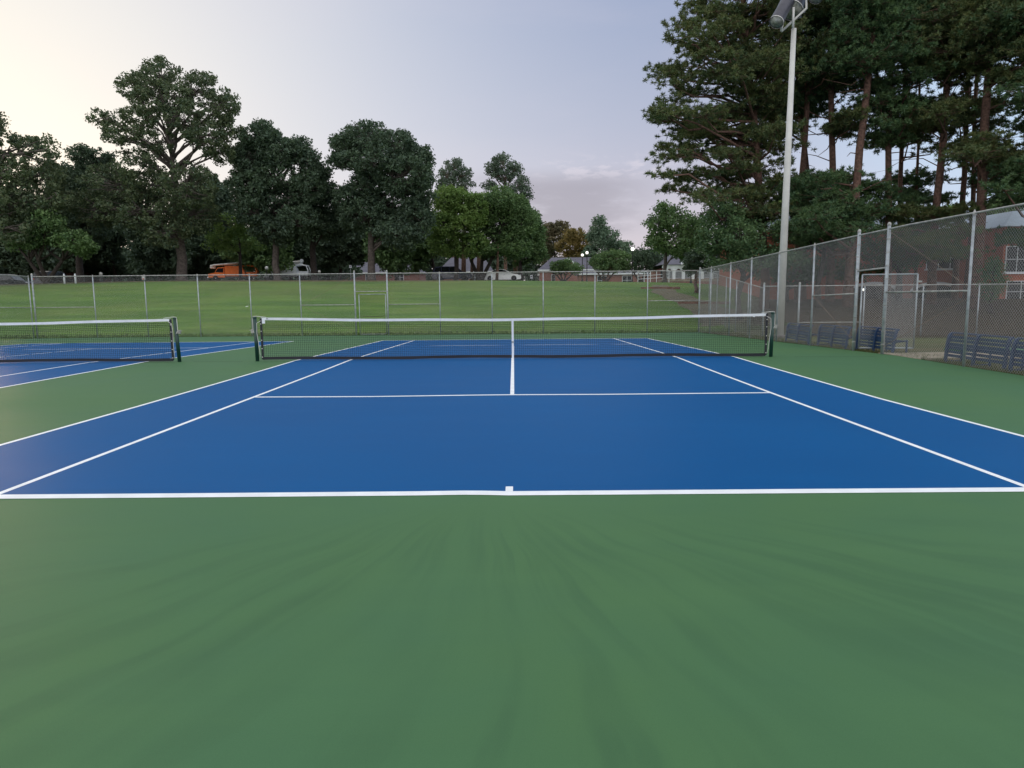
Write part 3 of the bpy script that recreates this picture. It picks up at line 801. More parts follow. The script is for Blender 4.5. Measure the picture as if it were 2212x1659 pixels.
M['needle'] = leafmat('pine_needles', (0.044, 0.102, 0.056), (0.075, 0.146, 0.064), (0.13, 0.18, 0.06), trans=.15, scale=.45)
M['needle_sun'] = leafmat('sunlight_tinted_pine_needles', (0.050, 0.100, 0.050), (0.088, 0.135, 0.052), (0.18, 0.165, 0.055), trans=.15, scale=.45)  # warm olive tint in the colour stands in for low sun on the boughs

def rand_unit(rng, n):
    v = rng.normal(size=(n, 3)); return v / np.linalg.norm(v, axis=1)[:, None]
def leaves(rng, C, rad, per, size, flat=0.7, up=0.4):
    """leaf quads scattered round clump centres C (n,3) with radii rad (n,)"""
    n = len(C); k = n * per
    c = np.repeat(C, per, 0); r = np.repeat(rad, per)
    d = rand_unit(rng, k) * (rng.random(k) ** 0.45)[:, None]; d[:, 2] *= flat
    p = c + d * r[:, None]
    nrm = rand_unit(rng, k) + np.array([0, 0, up]) + d * .5; nrm /= np.linalg.norm(nrm, axis=1)[:, None]
    t = np.cross(nrm, rand_unit(rng, k)); t /= np.linalg.norm(t, axis=1)[:, None] + 1e-9; b = np.cross(nrm, t)
    s = size * (0.6 + 0.8 * rng.random(k)); a = (t * s[:, None]); bb = b * (s * .55)[:, None]
    V = np.stack([p - a, p - bb + a * .1, p + a, p + bb + a * .1], 1)
    return V.reshape(-1, 3)

def tree(name, label, cat, base, Y, lobes, lm, bm, tr=.35, leaf=.135, dcl=1.0, per=40, group=None, seed=1, limb_from=.35, crad=.55, fill=1.0, twigs=True, flat=.75, spread=.75, stems=None, lean=0):
    rng = np.random.default_rng(seed)
    bx_ = float(P(base, 606, Y)[0]); bz_ = terr(bx_, Y) - .05
    root = empty(name, (bx_, Y, bz_), label, cat, group); off = np.array([bx_, Y, bz_])
    xs0 = min(c - a for c, _, a, _ in lobes); xs1 = max(c + a for c, _, a, _ in lobes); hw = (xs1 - xs0) / 2; mid = (xs0 + xs1) / 2
    LB = []
    for (cx_, cy_, rx, ry_) in lobes:
        ext = math.sqrt(max(0.05, 1 - min(1, abs(cx_ - mid) / hw) ** 2)) * px2m(hw, Y) * spread
        for sgn in ((1, -1) if ext > 1.2 * px2m(rx, Y) else (0,)):
            dy = sgn * ext * (.25 + .55 * rng.random())
            if sgn == 0: dy = rng.uniform(-.4, .4) * ext
            k = .92 if sgn else 1.0
            LB.append((P(cx_, cy_, Y + dy) - off, px2m(rx, Y + dy) * k, px2m(ry_, Y + dy) * k))
    CC = []; CR = []; owner = []
    for li, (c, rx, rz) in enumerate(LB):
        n = max(6, int(fill * 7.0 * dcl * (rx * rz) / (crad ** 2)))
        d = rand_unit(rng, n) * (0.45 + .6 * rng.random(n) ** .6)[:, None]
        d = d * np.array([rx, rx, rz])
        CC.append(c + d); CR.append(crad * (0.6 + .7 * rng.random(n)) ); owner += [li] * n
    C = np.concatenate(CC); Rr = np.concatenate(CR)
    npmesh('crown', leaves(rng, C, Rr, per, leaf, flat), 4, lm, root)
    # wood
    w = MB(); cen = np.mean([l[0] for l in LB], 0); zmin = min(l[0][2] - l[2] for l in LB); zmax = max(l[0][2] for l in LB)
    z1 = max(zmin * .9, zmax * .22)
    stems = stems or [(0, 0)]
    def trunk_pt(h):
        f = h / zmax; return np.array([lean * h + cen[0] * .6 * f ** 2, cen[1] * .3 * f ** 2, h])
    hs = [0, .4, z1 * .5, z1, z1 + (zmax - z1) * .35, z1 + (zmax - z1) * .7]
    if len(stems) == 1:
        pts = [trunk_pt(h) + rng.normal(size=3) * np.array([.08, .08, 0]) * (h > .5) for h in hs]
        w.tube(pts, [tr * 1.35, tr * 1.05, tr * .92, tr * .85, tr * .5, tr * .2], 10)
    else:
        for (a, b) in stems:
            w.tube([(0, 0, 0), (a * .35, 0, z1 * .35), (a, b, z1), (a * 1.8, b * 1.5, z1 + (zmax - z1) * .4)], [tr, tr * .8, tr * .6, tr * .25], 8)
    ends = []
    for li, (c, rx, rz) in enumerate(LB):
        h0 = max(z1 * .85, min(c[2] * .8, c[2] - (0.55 * math.hypot(c[0], c[1]))))
        h0 = min(h0, z1 + (zmax - z1) * .65)
        if len(stems) == 1: p0 = trunk_pt(h0)
        else:
            a, b = stems[li % len(stems)]; p0 = np.array([a, b, z1])
        L = np.linalg.norm(c - p0); mid_ = p0 + (c - p0) * .5 + np.array([0, 0, .10 * L]) + rng.normal(size=3) * .05 * L
        q1_ = p0 + (mid_ - p0) * .5 + rng.normal(size=3) * .03 * L
        r0 = min(tr * .5, .035 + .022 * L)
        w.tube([p0, q1_, mid_, c], [r0, r0 * .8, r0 * .55, r0 * .28], 6, caps=False)
        ends.append((mid_, c, r0))
    if twigs:
        for i in range(0, len(C), 2):
            mid_, c, r0 = ends[owner[i]]
            u = rng.random(); s = mid_ + (c - mid_) * u; e = C[i]
            m = (s + e) / 2 + rng.normal(size=3) * .15
            w.tube([s, m, e], [r0 * .28, r0 * .18, .012], 4, caps=False)
    w.build('trunk', bm, root, True)
    return root

ROW = 'big trees in a row on the top of the grass slope'
tree('oak_tree', 'tallest broad tree on the left with an airy crown and thick pale trunk', 'tree', 393, 66, [
    (345, 158, 44, 30), (290, 192, 36, 34), (350, 205, 60, 36), (432, 192, 40, 34), (482, 232, 36, 38), (405, 255, 55, 34), (305, 250, 42, 28), (222, 254, 30, 16),
    (262, 292, 46, 20), (335, 305, 46, 24), (440, 290, 44, 28), (492, 280, 24, 30), (480, 330, 36, 26), (300, 340, 40, 18),
    (250, 398, 72, 44), (335, 400, 62, 40), (408, 400, 60, 48), (300, 452, 88, 44), (208, 448, 52, 44), (420, 462, 56, 44), (360, 500, 60, 36)],
    M['lf_oak'], M['bark'], tr=.50, leaf=.13, seed=3, group=ROW, fill=.46, crad=.50)
tree('broadleaf_tree', 'dark twin-topped tree behind the orange truck, right of the tallest one', 'tree', 600, 68, [
    (562, 292, 44, 28), (540, 340, 46, 38), (602, 325, 42, 38), (643, 325, 32, 28), (666, 348, 24, 28), (600, 385, 78, 42), (535, 400, 48, 40), (668, 405, 42, 36), (600, 445, 84, 42),
    (645, 480, 50, 38), (540, 455, 40, 36), (590, 500, 55, 30)], M['lf_dark'], M['bark'], tr=.36, seed=4, group=ROW, fill=1.0)
tree('broadleaf_tree', 'narrow dark tree with forked limbs between the two wide dark ones', 'tree', 680, 72, [
    (694, 372, 22, 24), (690, 410, 32, 34), (705, 452, 40, 36), (672, 480, 44, 34), (720, 495, 34, 30)], M['lf_dark'], M['barkd'], tr=.36, seed=5, group=ROW)
tree('broadleaf_tree', 'wide dense dome-shaped dark tree left of the yellow-green trees', 'tree', 803, 68, [
    (792, 294, 52, 30), (746, 318, 32, 28), (734, 346, 30, 16), (862, 313, 36, 30), (906, 345, 30, 34), (800, 346, 66, 36), (872, 378, 60, 42), (912, 402, 30, 36), (795, 404, 50, 32),
    (852, 438, 76, 42), (790, 462, 66, 38), (896, 470, 42, 46), (745, 430, 28, 28), (860, 505, 58, 34)], M['lf_dark'], M['bark'], tr=.40, seed=6, group=ROW, fill=1.0)
tree('broadleaf_tree', 'loose-crowned tree at the far left edge with bright sky showing through it', 'tree', -55, 60, [
    (2, 285, 22, 40), (58, 312, 30, 30), (106, 322, 14, 32), (20, 365, 46, 36), (92, 376, 46, 34), (-45, 330, 50, 60), (40, 430, 62, 34), (-40, 440, 70, 60), (115, 425, 40, 34), (20, 492, 60, 36)],
    M['lf_oak'], M['bark'], tr=.5, seed=7, group=ROW, fill=.5)
tree('broadleaf_tree', 'dark spreading tree behind the small forked one at the left', 'tree', 175, 74, [
    (174, 336, 26, 20), (216, 342, 26, 22), (140, 385, 44, 34), (196, 392, 46, 38), (150, 440, 55, 40), (110, 475, 60, 34), (190, 490, 50, 36)], M['lf_dark'], M['barkd'], tr=.4, seed=8, group=ROW, fill=.9)
tree('ornamental_tree', 'small forked tree by the two white bollards at the left', 'tree', 100, 60, [
    (95, 500, 46, 28), (52, 522, 36, 22), (150, 520, 38, 24), (105, 475, 30, 22), (185, 540, 26, 16)], M['lf_mid'], M['barkd'], tr=.25, seed=9, stems=[(-1.6, .3), (-.3, -.4), (1.5, .2)], fill=.9)
tree('maple_tree', 'thin yellow-green tree behind the orange truck', 'tree', 520, 76, [
    (500, 480, 44, 26), (540, 470, 34, 26), (478, 520, 36, 24), (530, 520, 50, 28)], M['lf_yel'], M['barkd'], tr=.2, seed=10, fill=.5)
tree('maple_tree', 'yellow-green tree with an upright crown left of the white car', 'tree', 985, 78, [
    (966, 430, 34, 28), (1000, 432, 38, 26), (955, 478, 32, 40), (1000, 480, 44, 42), (1030, 450, 26, 34), (960, 525, 40, 28), (1015, 530, 44, 26)], M['lf_yel'], M['barkd'], tr=.28, seed=11, fill=.9, group=ROW)
tree('maple_tree', 'bright green tree with a forked trunk just left of the white car', 'tree', 1038, 80, [
    (1082, 428, 36, 26), (1056, 455, 36, 34), (1106, 450, 38, 34), (1130, 482, 34, 34), (1085, 490, 54, 38), (1050, 520, 46, 32), (1110, 530, 44, 28)], M['lf_mid'], M['barkd'], tr=.3, seed=12, stems=[(-1.1, .2), (1.3, -.2), (.2, .6)], fill=1.0, group=ROW)
tree('broadleaf_tree', 'dark blue-green tree at the right end of the tree row', 'tree', 1125, 86, [
    (1142, 478, 26, 28), (1158, 505, 22, 34), (1130, 530, 34, 30), (1162, 545, 20, 24), (1120, 558, 26, 16)], M['lf_mid'], M['barkd'], tr=.3, seed=13, fill=1.0, group=ROW)
FARG = 'distant trees beyond the car park'
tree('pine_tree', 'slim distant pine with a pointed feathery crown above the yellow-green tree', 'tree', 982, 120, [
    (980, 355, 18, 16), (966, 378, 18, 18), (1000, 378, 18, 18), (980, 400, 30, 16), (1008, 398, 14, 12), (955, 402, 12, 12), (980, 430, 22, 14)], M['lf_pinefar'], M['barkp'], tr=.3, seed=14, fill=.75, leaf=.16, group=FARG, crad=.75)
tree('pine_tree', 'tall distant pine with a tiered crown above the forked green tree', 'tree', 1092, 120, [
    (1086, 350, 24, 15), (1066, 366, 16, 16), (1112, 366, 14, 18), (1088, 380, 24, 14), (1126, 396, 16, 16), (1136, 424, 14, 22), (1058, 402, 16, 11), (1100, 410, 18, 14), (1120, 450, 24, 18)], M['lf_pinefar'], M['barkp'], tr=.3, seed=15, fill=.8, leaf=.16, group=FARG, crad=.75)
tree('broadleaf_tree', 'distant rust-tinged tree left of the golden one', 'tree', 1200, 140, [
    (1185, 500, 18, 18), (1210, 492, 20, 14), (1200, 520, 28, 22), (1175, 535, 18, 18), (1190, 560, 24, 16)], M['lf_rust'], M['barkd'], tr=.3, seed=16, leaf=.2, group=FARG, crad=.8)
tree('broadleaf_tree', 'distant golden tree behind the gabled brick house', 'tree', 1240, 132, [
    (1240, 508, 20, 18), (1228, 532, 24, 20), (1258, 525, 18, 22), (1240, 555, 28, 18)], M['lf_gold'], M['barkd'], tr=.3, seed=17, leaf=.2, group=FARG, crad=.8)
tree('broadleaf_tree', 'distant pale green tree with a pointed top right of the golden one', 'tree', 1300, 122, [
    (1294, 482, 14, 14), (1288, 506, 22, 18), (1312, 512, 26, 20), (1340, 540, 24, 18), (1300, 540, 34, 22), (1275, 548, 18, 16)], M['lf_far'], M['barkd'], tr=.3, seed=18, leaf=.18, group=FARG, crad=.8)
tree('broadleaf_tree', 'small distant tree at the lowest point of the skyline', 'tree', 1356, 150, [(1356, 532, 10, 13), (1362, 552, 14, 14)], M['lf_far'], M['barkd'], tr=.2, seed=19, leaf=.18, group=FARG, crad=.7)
MYR = 'low multi-stemmed trees by the lamp posts'
ST = [(-.9, .1), (-.3, .5), (.3, -.4), (1.0, .2)]
tree('crepe_myrtle', 'wide low tree right of the pair of lit lamp posts', 'tree', 1308, 84, [(1300, 562, 26, 16), (1330, 558, 30, 18), (1352, 572, 20, 14), (1316, 578, 30, 10)], M['lf_mid'], M['barkp'], tr=.14, seed=20, stems=ST, group=MYR, fill=1.2, leaf=.11)
tree('crepe_myrtle', 'low dark tree right of the brightest lamp post', 'tree', 1385, 84, [(1385, 552, 18, 14), (1410, 556, 24, 18), (1424, 572, 18, 13), (1390, 574, 26, 12)], M['lf_dark'], M['barkd'], tr=.14, seed=21, stems=ST, group=MYR, fill=1.2, leaf=.11)
tree('crepe_myrtle', 'small round tree in front of the gabled brick house', 'tree', 1217, 82, [(1205, 574, 18, 10), (1228, 572, 20, 12), (1245, 582, 14, 8), (1212, 584, 24, 8)], M['lf_mid'], M['barkd'], tr=.13, seed=22, stems=ST, group=MYR, fill=1.2, leaf=.11)
tree('broadleaf_tree', 'leafy green tree at the left foot of the tall pines', 'tree', 1436, 64, [
    (1438, 452, 24, 16), (1420, 484, 26, 22), (1462, 478, 34, 28), (1414, 518, 24, 18), (1455, 524, 44, 26), (1500, 500, 34, 34), (1486, 545, 30, 20)], M['lf_mid'], M['bark'], tr=.2, seed=23, fill=.9, leaf=.12)
tree('magnolia_tree', 'glossy-leaved small tree in front of the white porch', 'tree', 1505, 50, [(1500, 560, 22, 20), (1528, 565, 24, 22), (1490, 582, 14, 10)], M['lf_dark'], M['barkp'], tr=.14, seed=24, fill=1.0, leaf=.09, crad=.4)
# dark trees further back that close the view under the crowns
BK = 'background trees behind the row on the slope'
bk = [(30, 500, 100, 90, 'lf_dark', 'deep background tree seen left of the small forked one', 96), (235, 480, 90, 100, 'lf_dark', 'deep background tree under the left limbs of the tallest one', 98), (330, 520, 80, 80, 'lf_dark', 'low background tree left of the thick pale trunk', 90),
      (455, 490, 70, 100, 'lf_dark', 'background tree right of the thick pale trunk', 98), (560, 545, 70, 50, 'lf_mid', 'background tree over the white lift truck', 92), (640, 510, 66, 80, 'lf_dark', 'background tree between the two bare trunks behind the trucks', 100), (740, 510, 66, 80, 'lf_dark', 'background tree left of the dome-shaped one', 94),
      (850, 540, 66, 54, 'lf_mid', 'background tree under the dome-shaped one', 90), (920, 520, 50, 66, 'lf_mid', 'background tree over the roof of the dark car', 96), (130, 535, 80, 60, 'lf_dark', 'background tree over the brick building at the left', 92),
      (400, 560, 70, 40, 'lf_dark', 'background shrubby tree behind the foot of the tallest tree', 104), (690, 565, 80, 34, 'lf_dark', 'background shrubby tree behind the small pale lamp', 106), (250, 570, 90, 34, 'lf_dark', 'background shrubby tree right of the two white bollards', 104)]
for i, (cx_, cy_, a, b, k, lab, yy) in enumerate(bk):
    r_ = random.Random(i); lb = [(cx_ + r_.uniform(-.6, .6) * a, cy_ + r_.uniform(-.6, .6) * b, a * r_.uniform(.4, .6), b * r_.uniform(.4, .6)) for _ in range(9)] + [(cx_, cy_, a * .6, b * .6)]
    tree('broadleaf_tree', lab, 'tree', cx_ + r_.uniform(-20, 20), yy, lb, M[k], M['barkd'], tr=.25, seed=40 + i, fill=.95, leaf=.24, group=BK, crad=.85, per=26, twigs=False)
# slim trunks standing in front of the house by the cars
for i, (px_, w_, lab) in enumerate(((986, .26, 'slim bare pine trunk left of the dark car bonnet'), (1001, .3, 'thickest bare pine trunk in front of the grey-roofed house'), (1019, .2, 'thin bare pine trunk in the middle of the grey roof'), (1034, .3, 'bare pine trunk over the left brick wall of the grey-roofed house'), (1113, .26, 'bare pine trunk rising behind the roof of the white car'), (1073, .16, 'slim bare trunk standing in front of the rear door of the white car'))):
    yt = 77 if px_ == 1073 else 92; xx = float(P(px_, 600, yt)[0]); zz = terr(xx, yt); rt = empty('pine_tree', (xx, yt, zz), lab, 'tree', 'bare pine trunks by the parked cars')
    MB().tube([(0, 0, 0), (.1, 0, 3), (.15, .1, 6), (.2, 0, 9.5)], [w_ * 1.2, w_, w_ * .85, w_ * .4], 8).build('trunk', M['barkp'], rt, True)
    if px_ == 1073: rt.scale = (1, 1, .45)
    rr_ = np.random.default_rng(i); C = np.array([.2, 0, 8.2]) + rr_.normal(size=(40, 3)) * np.array([1.1, 1.1, .8])
    npmesh('crown', leaves(rr_, C, np.full(40, .7), 26, .15), 4, M['lf_mid'], rt)

# --- tall pines on the right
def tufts(rng, C, per, ln, wd, up=.35):
    """needle tufts: sprays of thin triangles about each centre; C (n,3)"""
    n = len(C); k = n * per; c = np.repeat(C, per, 0)
    d = rand_unit(rng, k); d[:, 2] = d[:, 2] * .75 + up; d /= np.linalg.norm(d, axis=1)[:, None]
    L = ln * (.7 + .5 * rng.random(k)); e = c + d * L[:, None]; s = c - d * (L * .05)[:, None]
    t = np.cross(d, rand_unit(rng, k)); t /= np.linalg.norm(t, axis=1)[:, None] + 1e-9; w = t * (wd * (.7 + .6 * rng.random(k)))[:, None]
    m = s + (e - s) * .45
    return np.stack([s, m - w, e, m + w], 1).reshape(-1, 3)
def pine(label, trunk, Y, tr, pads, seed, mt, topz=None, padsz=(1.2, .34), ntuft=26, stubs=10, pines_group='tall pines behind the side fence', topr=.45, sunlit=()):
    """trunk: list of (px,py) from base up; pads: list of (px,py,scale)"""
    rng = np.random.default_rng(seed)
    T = [P(a, b, Y) for a, b in trunk]; bx_ = T[0][0] ; bz_ = terr(bx_, Y) - .05
    off = np.array([bx_, Y, bz_]); root = empty('pine_tree', tuple(off), label, 'tree', pines_group)
    TP = [np.array([0., 0., 0.])] + [t - off for t in T if (t - off)[2] > .5]
    zs = [p[2] for p in TP]; zt = zs[-1]
    def tp(z): return np.array([np.interp(z, zs, [p[0] for p in TP]), np.interp(z, zs, [p[1] for p in TP]), z])
    w = MB(); hh = np.linspace(0, zt, 12)
    w.tube([tp(h) + np.array([.05 * math.sin(h * .6 + seed), .05 * math.cos(h * .5), 0]) for h in hh], [tr * (1.25 if i == 0 else 1 - (1 - topr) * i / 11) for i in range(12)], 12)
    TC = []
    for (a, b, s) in pads:
        c0 = P(a, b, Y) - off; dx = abs(c0[0] - tp(min(zt, max(0, c0[2])))[0])
        dy = rng.normal() * (1.3 + .35 * dx) ; c = P(a, b, Y + dy) - off
        z0 = max(2.0, min(zt * .985, c[2] - rng.uniform(-.5, 1.0) - .08 * np.linalg.norm(c[:2]))); p0 = tp(z0); L = np.linalg.norm(c - p0)
        if L > .4:
            m1 = p0 + (c - p0) * .4 + np.array([0, 0, rng.uniform(-.12, .10) * L]) + rng.normal(size=3) * .04 * L; m2 = p0 + (c - p0) * .75 + np.array([0, 0, rng.uniform(-.12, .08) * L])
            r0 = min(tr * .4, .022 + .014 * L); w.tube([p0, m1, m2, c], [r0, r0 * .75, r0 * .5, r0 * .25], 5, caps=False)
        n = int(ntuft * s * s * rng.uniform(.8, 1.2) * 1.8) + 8
        q = rng.normal(size=(n, 3)) * np.array([padsz[0] * .55, padsz[0] * .55, padsz[1] * .55]) * s
        tc = c + q + np.array([0, 0, .10]) ; TC.append(tc)
        for j in range(0, n, 2):
            e = tc[j]; st = c + (e - c) * .1; w.tube([st, e], [.012, .006], 3, caps=False)
    for k in range(stubs):
        z = rng.uniform(.15, .95) * zt; p0 = tp(z); a = rng.uniform(0, 2 * math.pi); L = rng.uniform(.6, 3.0)
        e = p0 + np.array([math.cos(a) * L, math.sin(a) * L, rng.uniform(-.35, .45) * L]); m1 = (p0 + e) / 2 + rng.normal(size=3) * .12 * L
        w.tube([p0, m1, e], [.035, .025, .010], 5, caps=False)
    w.build('trunk', M['barkp'], root, True)
    TC = np.concatenate(TC); npmesh('crown', tufts(rng, TC, 34, .24, .019), 4, mt, root)
    return root
def padfill(rng, poly, n, smin=.7, smax=1.2, layer=None):
    n = int(n * (1.45 if layer else 1.12))
    """random pads inside a polygon (photo survey of the crown outline)"""
    xs = [p[0] for p in poly]; ys = [p[1] for p in poly]; out = []
    tries = 0
    while len(out) < n and tries < 9000:
        tries += 1; x = rng.uniform(min(xs), max(xs)); y = rng.uniform(min(ys), max(ys)); ins = False; j = len(poly) - 1
        for i in range(len(poly)):
            if (ys[i] > y) != (ys[j] > y) and x < (xs[j] - xs[i]) * (y - ys[i]) / (ys[j] - ys[i]) + xs[i]: ins = not ins
            j = i
        if ins and layer is not None and ((y - .16 * abs(x - layer)) / 44 + .25 * math.sin(x / 55)) % 1 > .60 and rng.random() < .88: continue
        if ins: out.append((x, y, rng.uniform(smin, smax)))
    return out
pr = random.Random(5)
PY = 38.0
# first pine: the left-hand silhouette
left_out = [(1510, 0), (1480, 45), (1468, 92), (1500, 112), (1445, 150), (1440, 185), (1480, 200), (1428, 244), (1445, 285), (1436, 330), (1470, 350), (1436, 384), (1460, 412), (1500, 420), (1560, 455), (1600, 520), (1640, 520), (1680, 470), (1690, 300), (1700, 60), (1700, -120), (1560, -120)]
pads = padfill(pr, left_out, 150, .6, 1.05, layer=1635) + [(1424, 243, .55), (1432, 160, .6), (1440, 152, .7), (1462, 88, .7), (1478, 50, .7), (1430, 262, .6), (1436, 322, .6), (1428, 382, .5), (1448, 410, .6), (1505, 14, .8)]
pine('leftmost tall pine with layered branches reaching over the sky', [(1652, 600), (1648, 526), (1638, 361), (1621, 188), (1610, 40), (1600, -120)], PY, .27, pads, 101, M['needle_sun'])
pine('pine trunk just right of the light pole', [(1725, 600), (1724, 480), (1741, 263), (1748, 120), (1750, -120)], PY + 2, .22, padfill(pr, [(1690, -100), (1850, -100), (1830, 150), (1790, 240), (1690, 230)], 60) + padfill(pr, [(1660, 390), (1800, 380), (1790, 440), (1680, 450)], 14), 102, M['needle'])
pine('second pine trunk right of the light pole, almost touching the first', [(1735, 600), (1744, 400), (1732, 263), (1722, 120), (1720, -120)], PY + 5, .22, padfill(pr, [(1650, 120), (1800, 100), (1790, 230), (1690, 300), (1650, 260)], 34), 103, M['needle'])
pine('straight pine with orange-lit bark high on its trunk', [(1796, 600), (1797, 400), (1798, 200), (1794, 60), (1790, -120)], PY + 1, .24, padfill(pr, [(1740, -100), (1920, -100), (1900, 120), (1860, 200), (1760, 180)], 56) + padfill(pr, [(1800, 240), (1870, 240), (1860, 300), (1800, 300)], 9, .6, .9), 104, M['needle_sun'])
pine('pine leaning right with low boughs in front of the brick building', [(1836, 600), (1838, 500), (1856, 330), (1873, 226), (1885, 60), (1890, -120)], PY - 2, .27, padfill(pr, [(1720, 400), (1800, 375), (1880, 400), (1880, 510), (1740, 520)], 42, .7, 1.1) + padfill(pr, [(1820, -80), (1960, -80), (1960, 120), (1840, 170)], 36), 105, M['needle'])
pine('pine right of the leaning one', [(1918, 600), (1918, 470), (1922, 244), (1926, 100), (1930, -120)], PY, .22, padfill(pr, [(1860, -80), (2020, -80), (2010, 180), (1960, 260), (1870, 230)], 58) + padfill(pr, [(1880, 255), (1960, 260), (1950, 330), (1890, 320)], 10, .6, .9) + padfill(pr, [(1860, 375), (1990, 365), (1990, 470), (1880, 480)], 8, .6, 1.0), 106, M['needle'])
pine('slim pine beside the thin-stemmed one', [(1943, 600), (1944, 451), (1949, 300), (1956, 120), (1960, -120)], PY + 3, .17, padfill(pr, [(1900, 230), (2060, 210), (2050, 340), (1930, 330)], 26, .6, 1.0) + padfill(pr, [(1900, -80), (2080, -80), (2060, 120), (1920, 150)], 30), 107, M['needle_sun'])
pine('thinnest pine stem in the middle of the grove', [(1978, 600), (1978, 450), (1984, 280), (1990, 120), (1992, -100)], PY + 6, .11, padfill(pr, [(1930, 380), (2040, 370), (2030, 440), (1940, 440)], 14, .6, 1.0) + padfill(pr, [(1950, 0), (2060, 0), (2050, 120), (1950, 120)], 16), 108, M['needle'])
pine('tall pine curving right above the gate', [(2014, 600), (2020, 470), (2036, 300), (2053, 113), (2056, -120)], PY - 1, .25, padfill(pr, [(1980, -80), (2150, -80), (2140, 90), (2080, 190), (1990, 170)], 54) + padfill(pr, [(1980, 215), (2070, 225), (2060, 290), (1980, 280)], 10, .6, 1.0) + padfill(pr, [(1930, 455), (2090, 450), (2090, 545), (1990, 580), (1930, 540)], 30, .6, 1.0), 109, M['needle_sun'])
pine('left one of three close pine trunks above the side fence', [(2066, 600), (2076, 451), (2090, 244), (2096, 100), (2100, -120)], PY + 2, .19, padfill(pr, [(2040, 230), (2150, 215), (2150, 290), (2050, 300)], 12, .6, 1.0) + padfill(pr, [(2040, -80), (2180, -80), (2180, 120), (2060, 160)], 30), 110, M['needle_sun'])
pine('middle one of three close pine trunks above the side fence', [(2092, 600), (2099, 451), (2106, 300), (2112, 120), (2114, -120)], PY + 4, .17, padfill(pr, [(2090, 340), (2212, 330), (2212, 410), (2100, 400)], 18, .6, 1.0) + padfill(pr, [(2080, -80), (2230, -80), (2230, 90), (2090, 120)], 26), 111, M['needle'])
pine('thick pine, right one of three close trunks above the side fence', [(2108, 600), (2117, 451), (2128, 280), (2136, 169), (2142, 20), (2146, -120)], PY - 3, .30, padfill(pr, [(2060, 300), (2212, 300), (2240, 380), (2080, 350)], 16, .6, 1.0) + padfill(pr, [(2080, -80), (2290, -80), (2290, 150), (2160, 190), (2100, 120)], 56), 112, M['needle_sun'])
pine('pine whose limbs reach in from the right edge of the photo', [(2330, 620), (2320, 400), (2300, 200), (2290, -120)], PY - 4, .3, padfill(pr, [(2160, 180), (2330, 100), (2330, 300), (2180, 270)], 26, .7, 1.1) + padfill(pr, [(2140, 360), (2300, 330), (2300, 440), (2150, 430)], 24, .6, 1.0) + padfill(pr, [(2150, 505), (2240, 498), (2240, 548), (2165, 545)], 8, .5, .9) + padfill(pr, [(2150, -80), (2400, -80), (2400, 100), (2180, 100)], 50), 113, M['needle'])
tree('evergreen_tree', 'dense low evergreen at the foot of the leftmost pine', 'tree', 1600, 34.5, [(1560, 470, 44, 34), (1600, 510, 54, 40), (1540, 515, 36, 34), (1640, 555, 70, 24), (1575, 560, 50, 26), (1690, 500, 30, 24), (1700, 555, 40, 20)], M['needle'], M['barkd'], tr=.16, seed=60, leaf=.075, crad=.42, per=44, fill=.9)
tree('evergreen_tree', 'dense low evergreen right of the light pole', 'tree', 1770, 35.5, [(1760, 470, 40, 30), (1800, 500, 44, 30), (1745, 510, 30, 22), (1830, 455, 34, 22), (1870, 490, 30, 22), (1790, 530, 44, 16)], M['needle'], M['barkd'], tr=.16, seed=61, leaf=.075, crad=.40, per=44, fill=.6)
tree('evergreen_tree', 'dark evergreen left of the white-framed window of the brick building', 'tree', 1945, 40, [(1900, 540, 44, 34), (1950, 520, 44, 40), (1985, 500, 44, 30), (1925, 570, 50, 22), (2010, 530, 26, 26)], M['needle'], M['barkd'], tr=.16, seed=63, leaf=.085, crad=.45, per=40, fill=.7)
tree('evergreen_tree', 'dark evergreen hiding the left end of the brick building', 'tree', 1700, 41, [(1665, 580, 40, 30), (1720, 590, 50, 26), (1780, 575, 50, 26), (1840, 585, 40, 22)], M['needle'], M['barkd'], tr=.14, seed=64, leaf=.085, crad=.45, per=40, fill=.7)
tree('evergreen_shrub', 'dark cone-shaped shrub in front of the brick building', 'shrub', 2145, 33, [(2142, 606, 24, 34), (2148, 576, 13, 20), (2136, 632, 26, 16)], M['needle'], M['barkd'], tr=.1, seed=62, leaf=.06, crad=.35, per=50, fill=1.0)
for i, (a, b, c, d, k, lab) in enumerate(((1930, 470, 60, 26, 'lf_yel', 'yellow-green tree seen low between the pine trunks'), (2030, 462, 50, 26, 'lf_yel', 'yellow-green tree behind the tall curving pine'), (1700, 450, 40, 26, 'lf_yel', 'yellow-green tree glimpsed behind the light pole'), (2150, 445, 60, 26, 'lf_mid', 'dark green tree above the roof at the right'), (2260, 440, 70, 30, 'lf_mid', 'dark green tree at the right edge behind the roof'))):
    r_ = random.Random(i + 50); lb = [(a + r_.uniform(-.6, .6) * c, b + r_.uniform(-.5, .5) * d, c * .45, d * .6) for _ in range(6)]
    tree('broadleaf_tree', lab, 'tree', a, 92, lb, M[k], M['barkd'], tr=.25, seed=70 + i, leaf=.16, crad=.7, group='broadleaf trees behind the pine grove')
# distant woods closing the horizon
def woods():
    rng = np.random.default_rng(5); C = []
    for i in range(4600):
        px_ = rng.uniform(-250, 1190) if i % 3 else rng.uniform(1380, 2500); Y = rng.uniform(165, 195)
        hmax = 15 if px_ < 1190 else 13
        x = P(px_, 600, Y)[0]; C.append((x, Y, 3 + hmax * rng.random() * (0.75 + .25 * math.sin(x * .23) * math.sin(x * .071 + 1))))
    V = leaves(rng, np.array(C), np.full(len(C), 1.9), 22, .62)
    o = npmesh('distant_woods', V, 4, M['lf_woods']); tag(o, 'hazy far-off wood closing the view behind the trees', 'woods', kind='stuff')
woods()
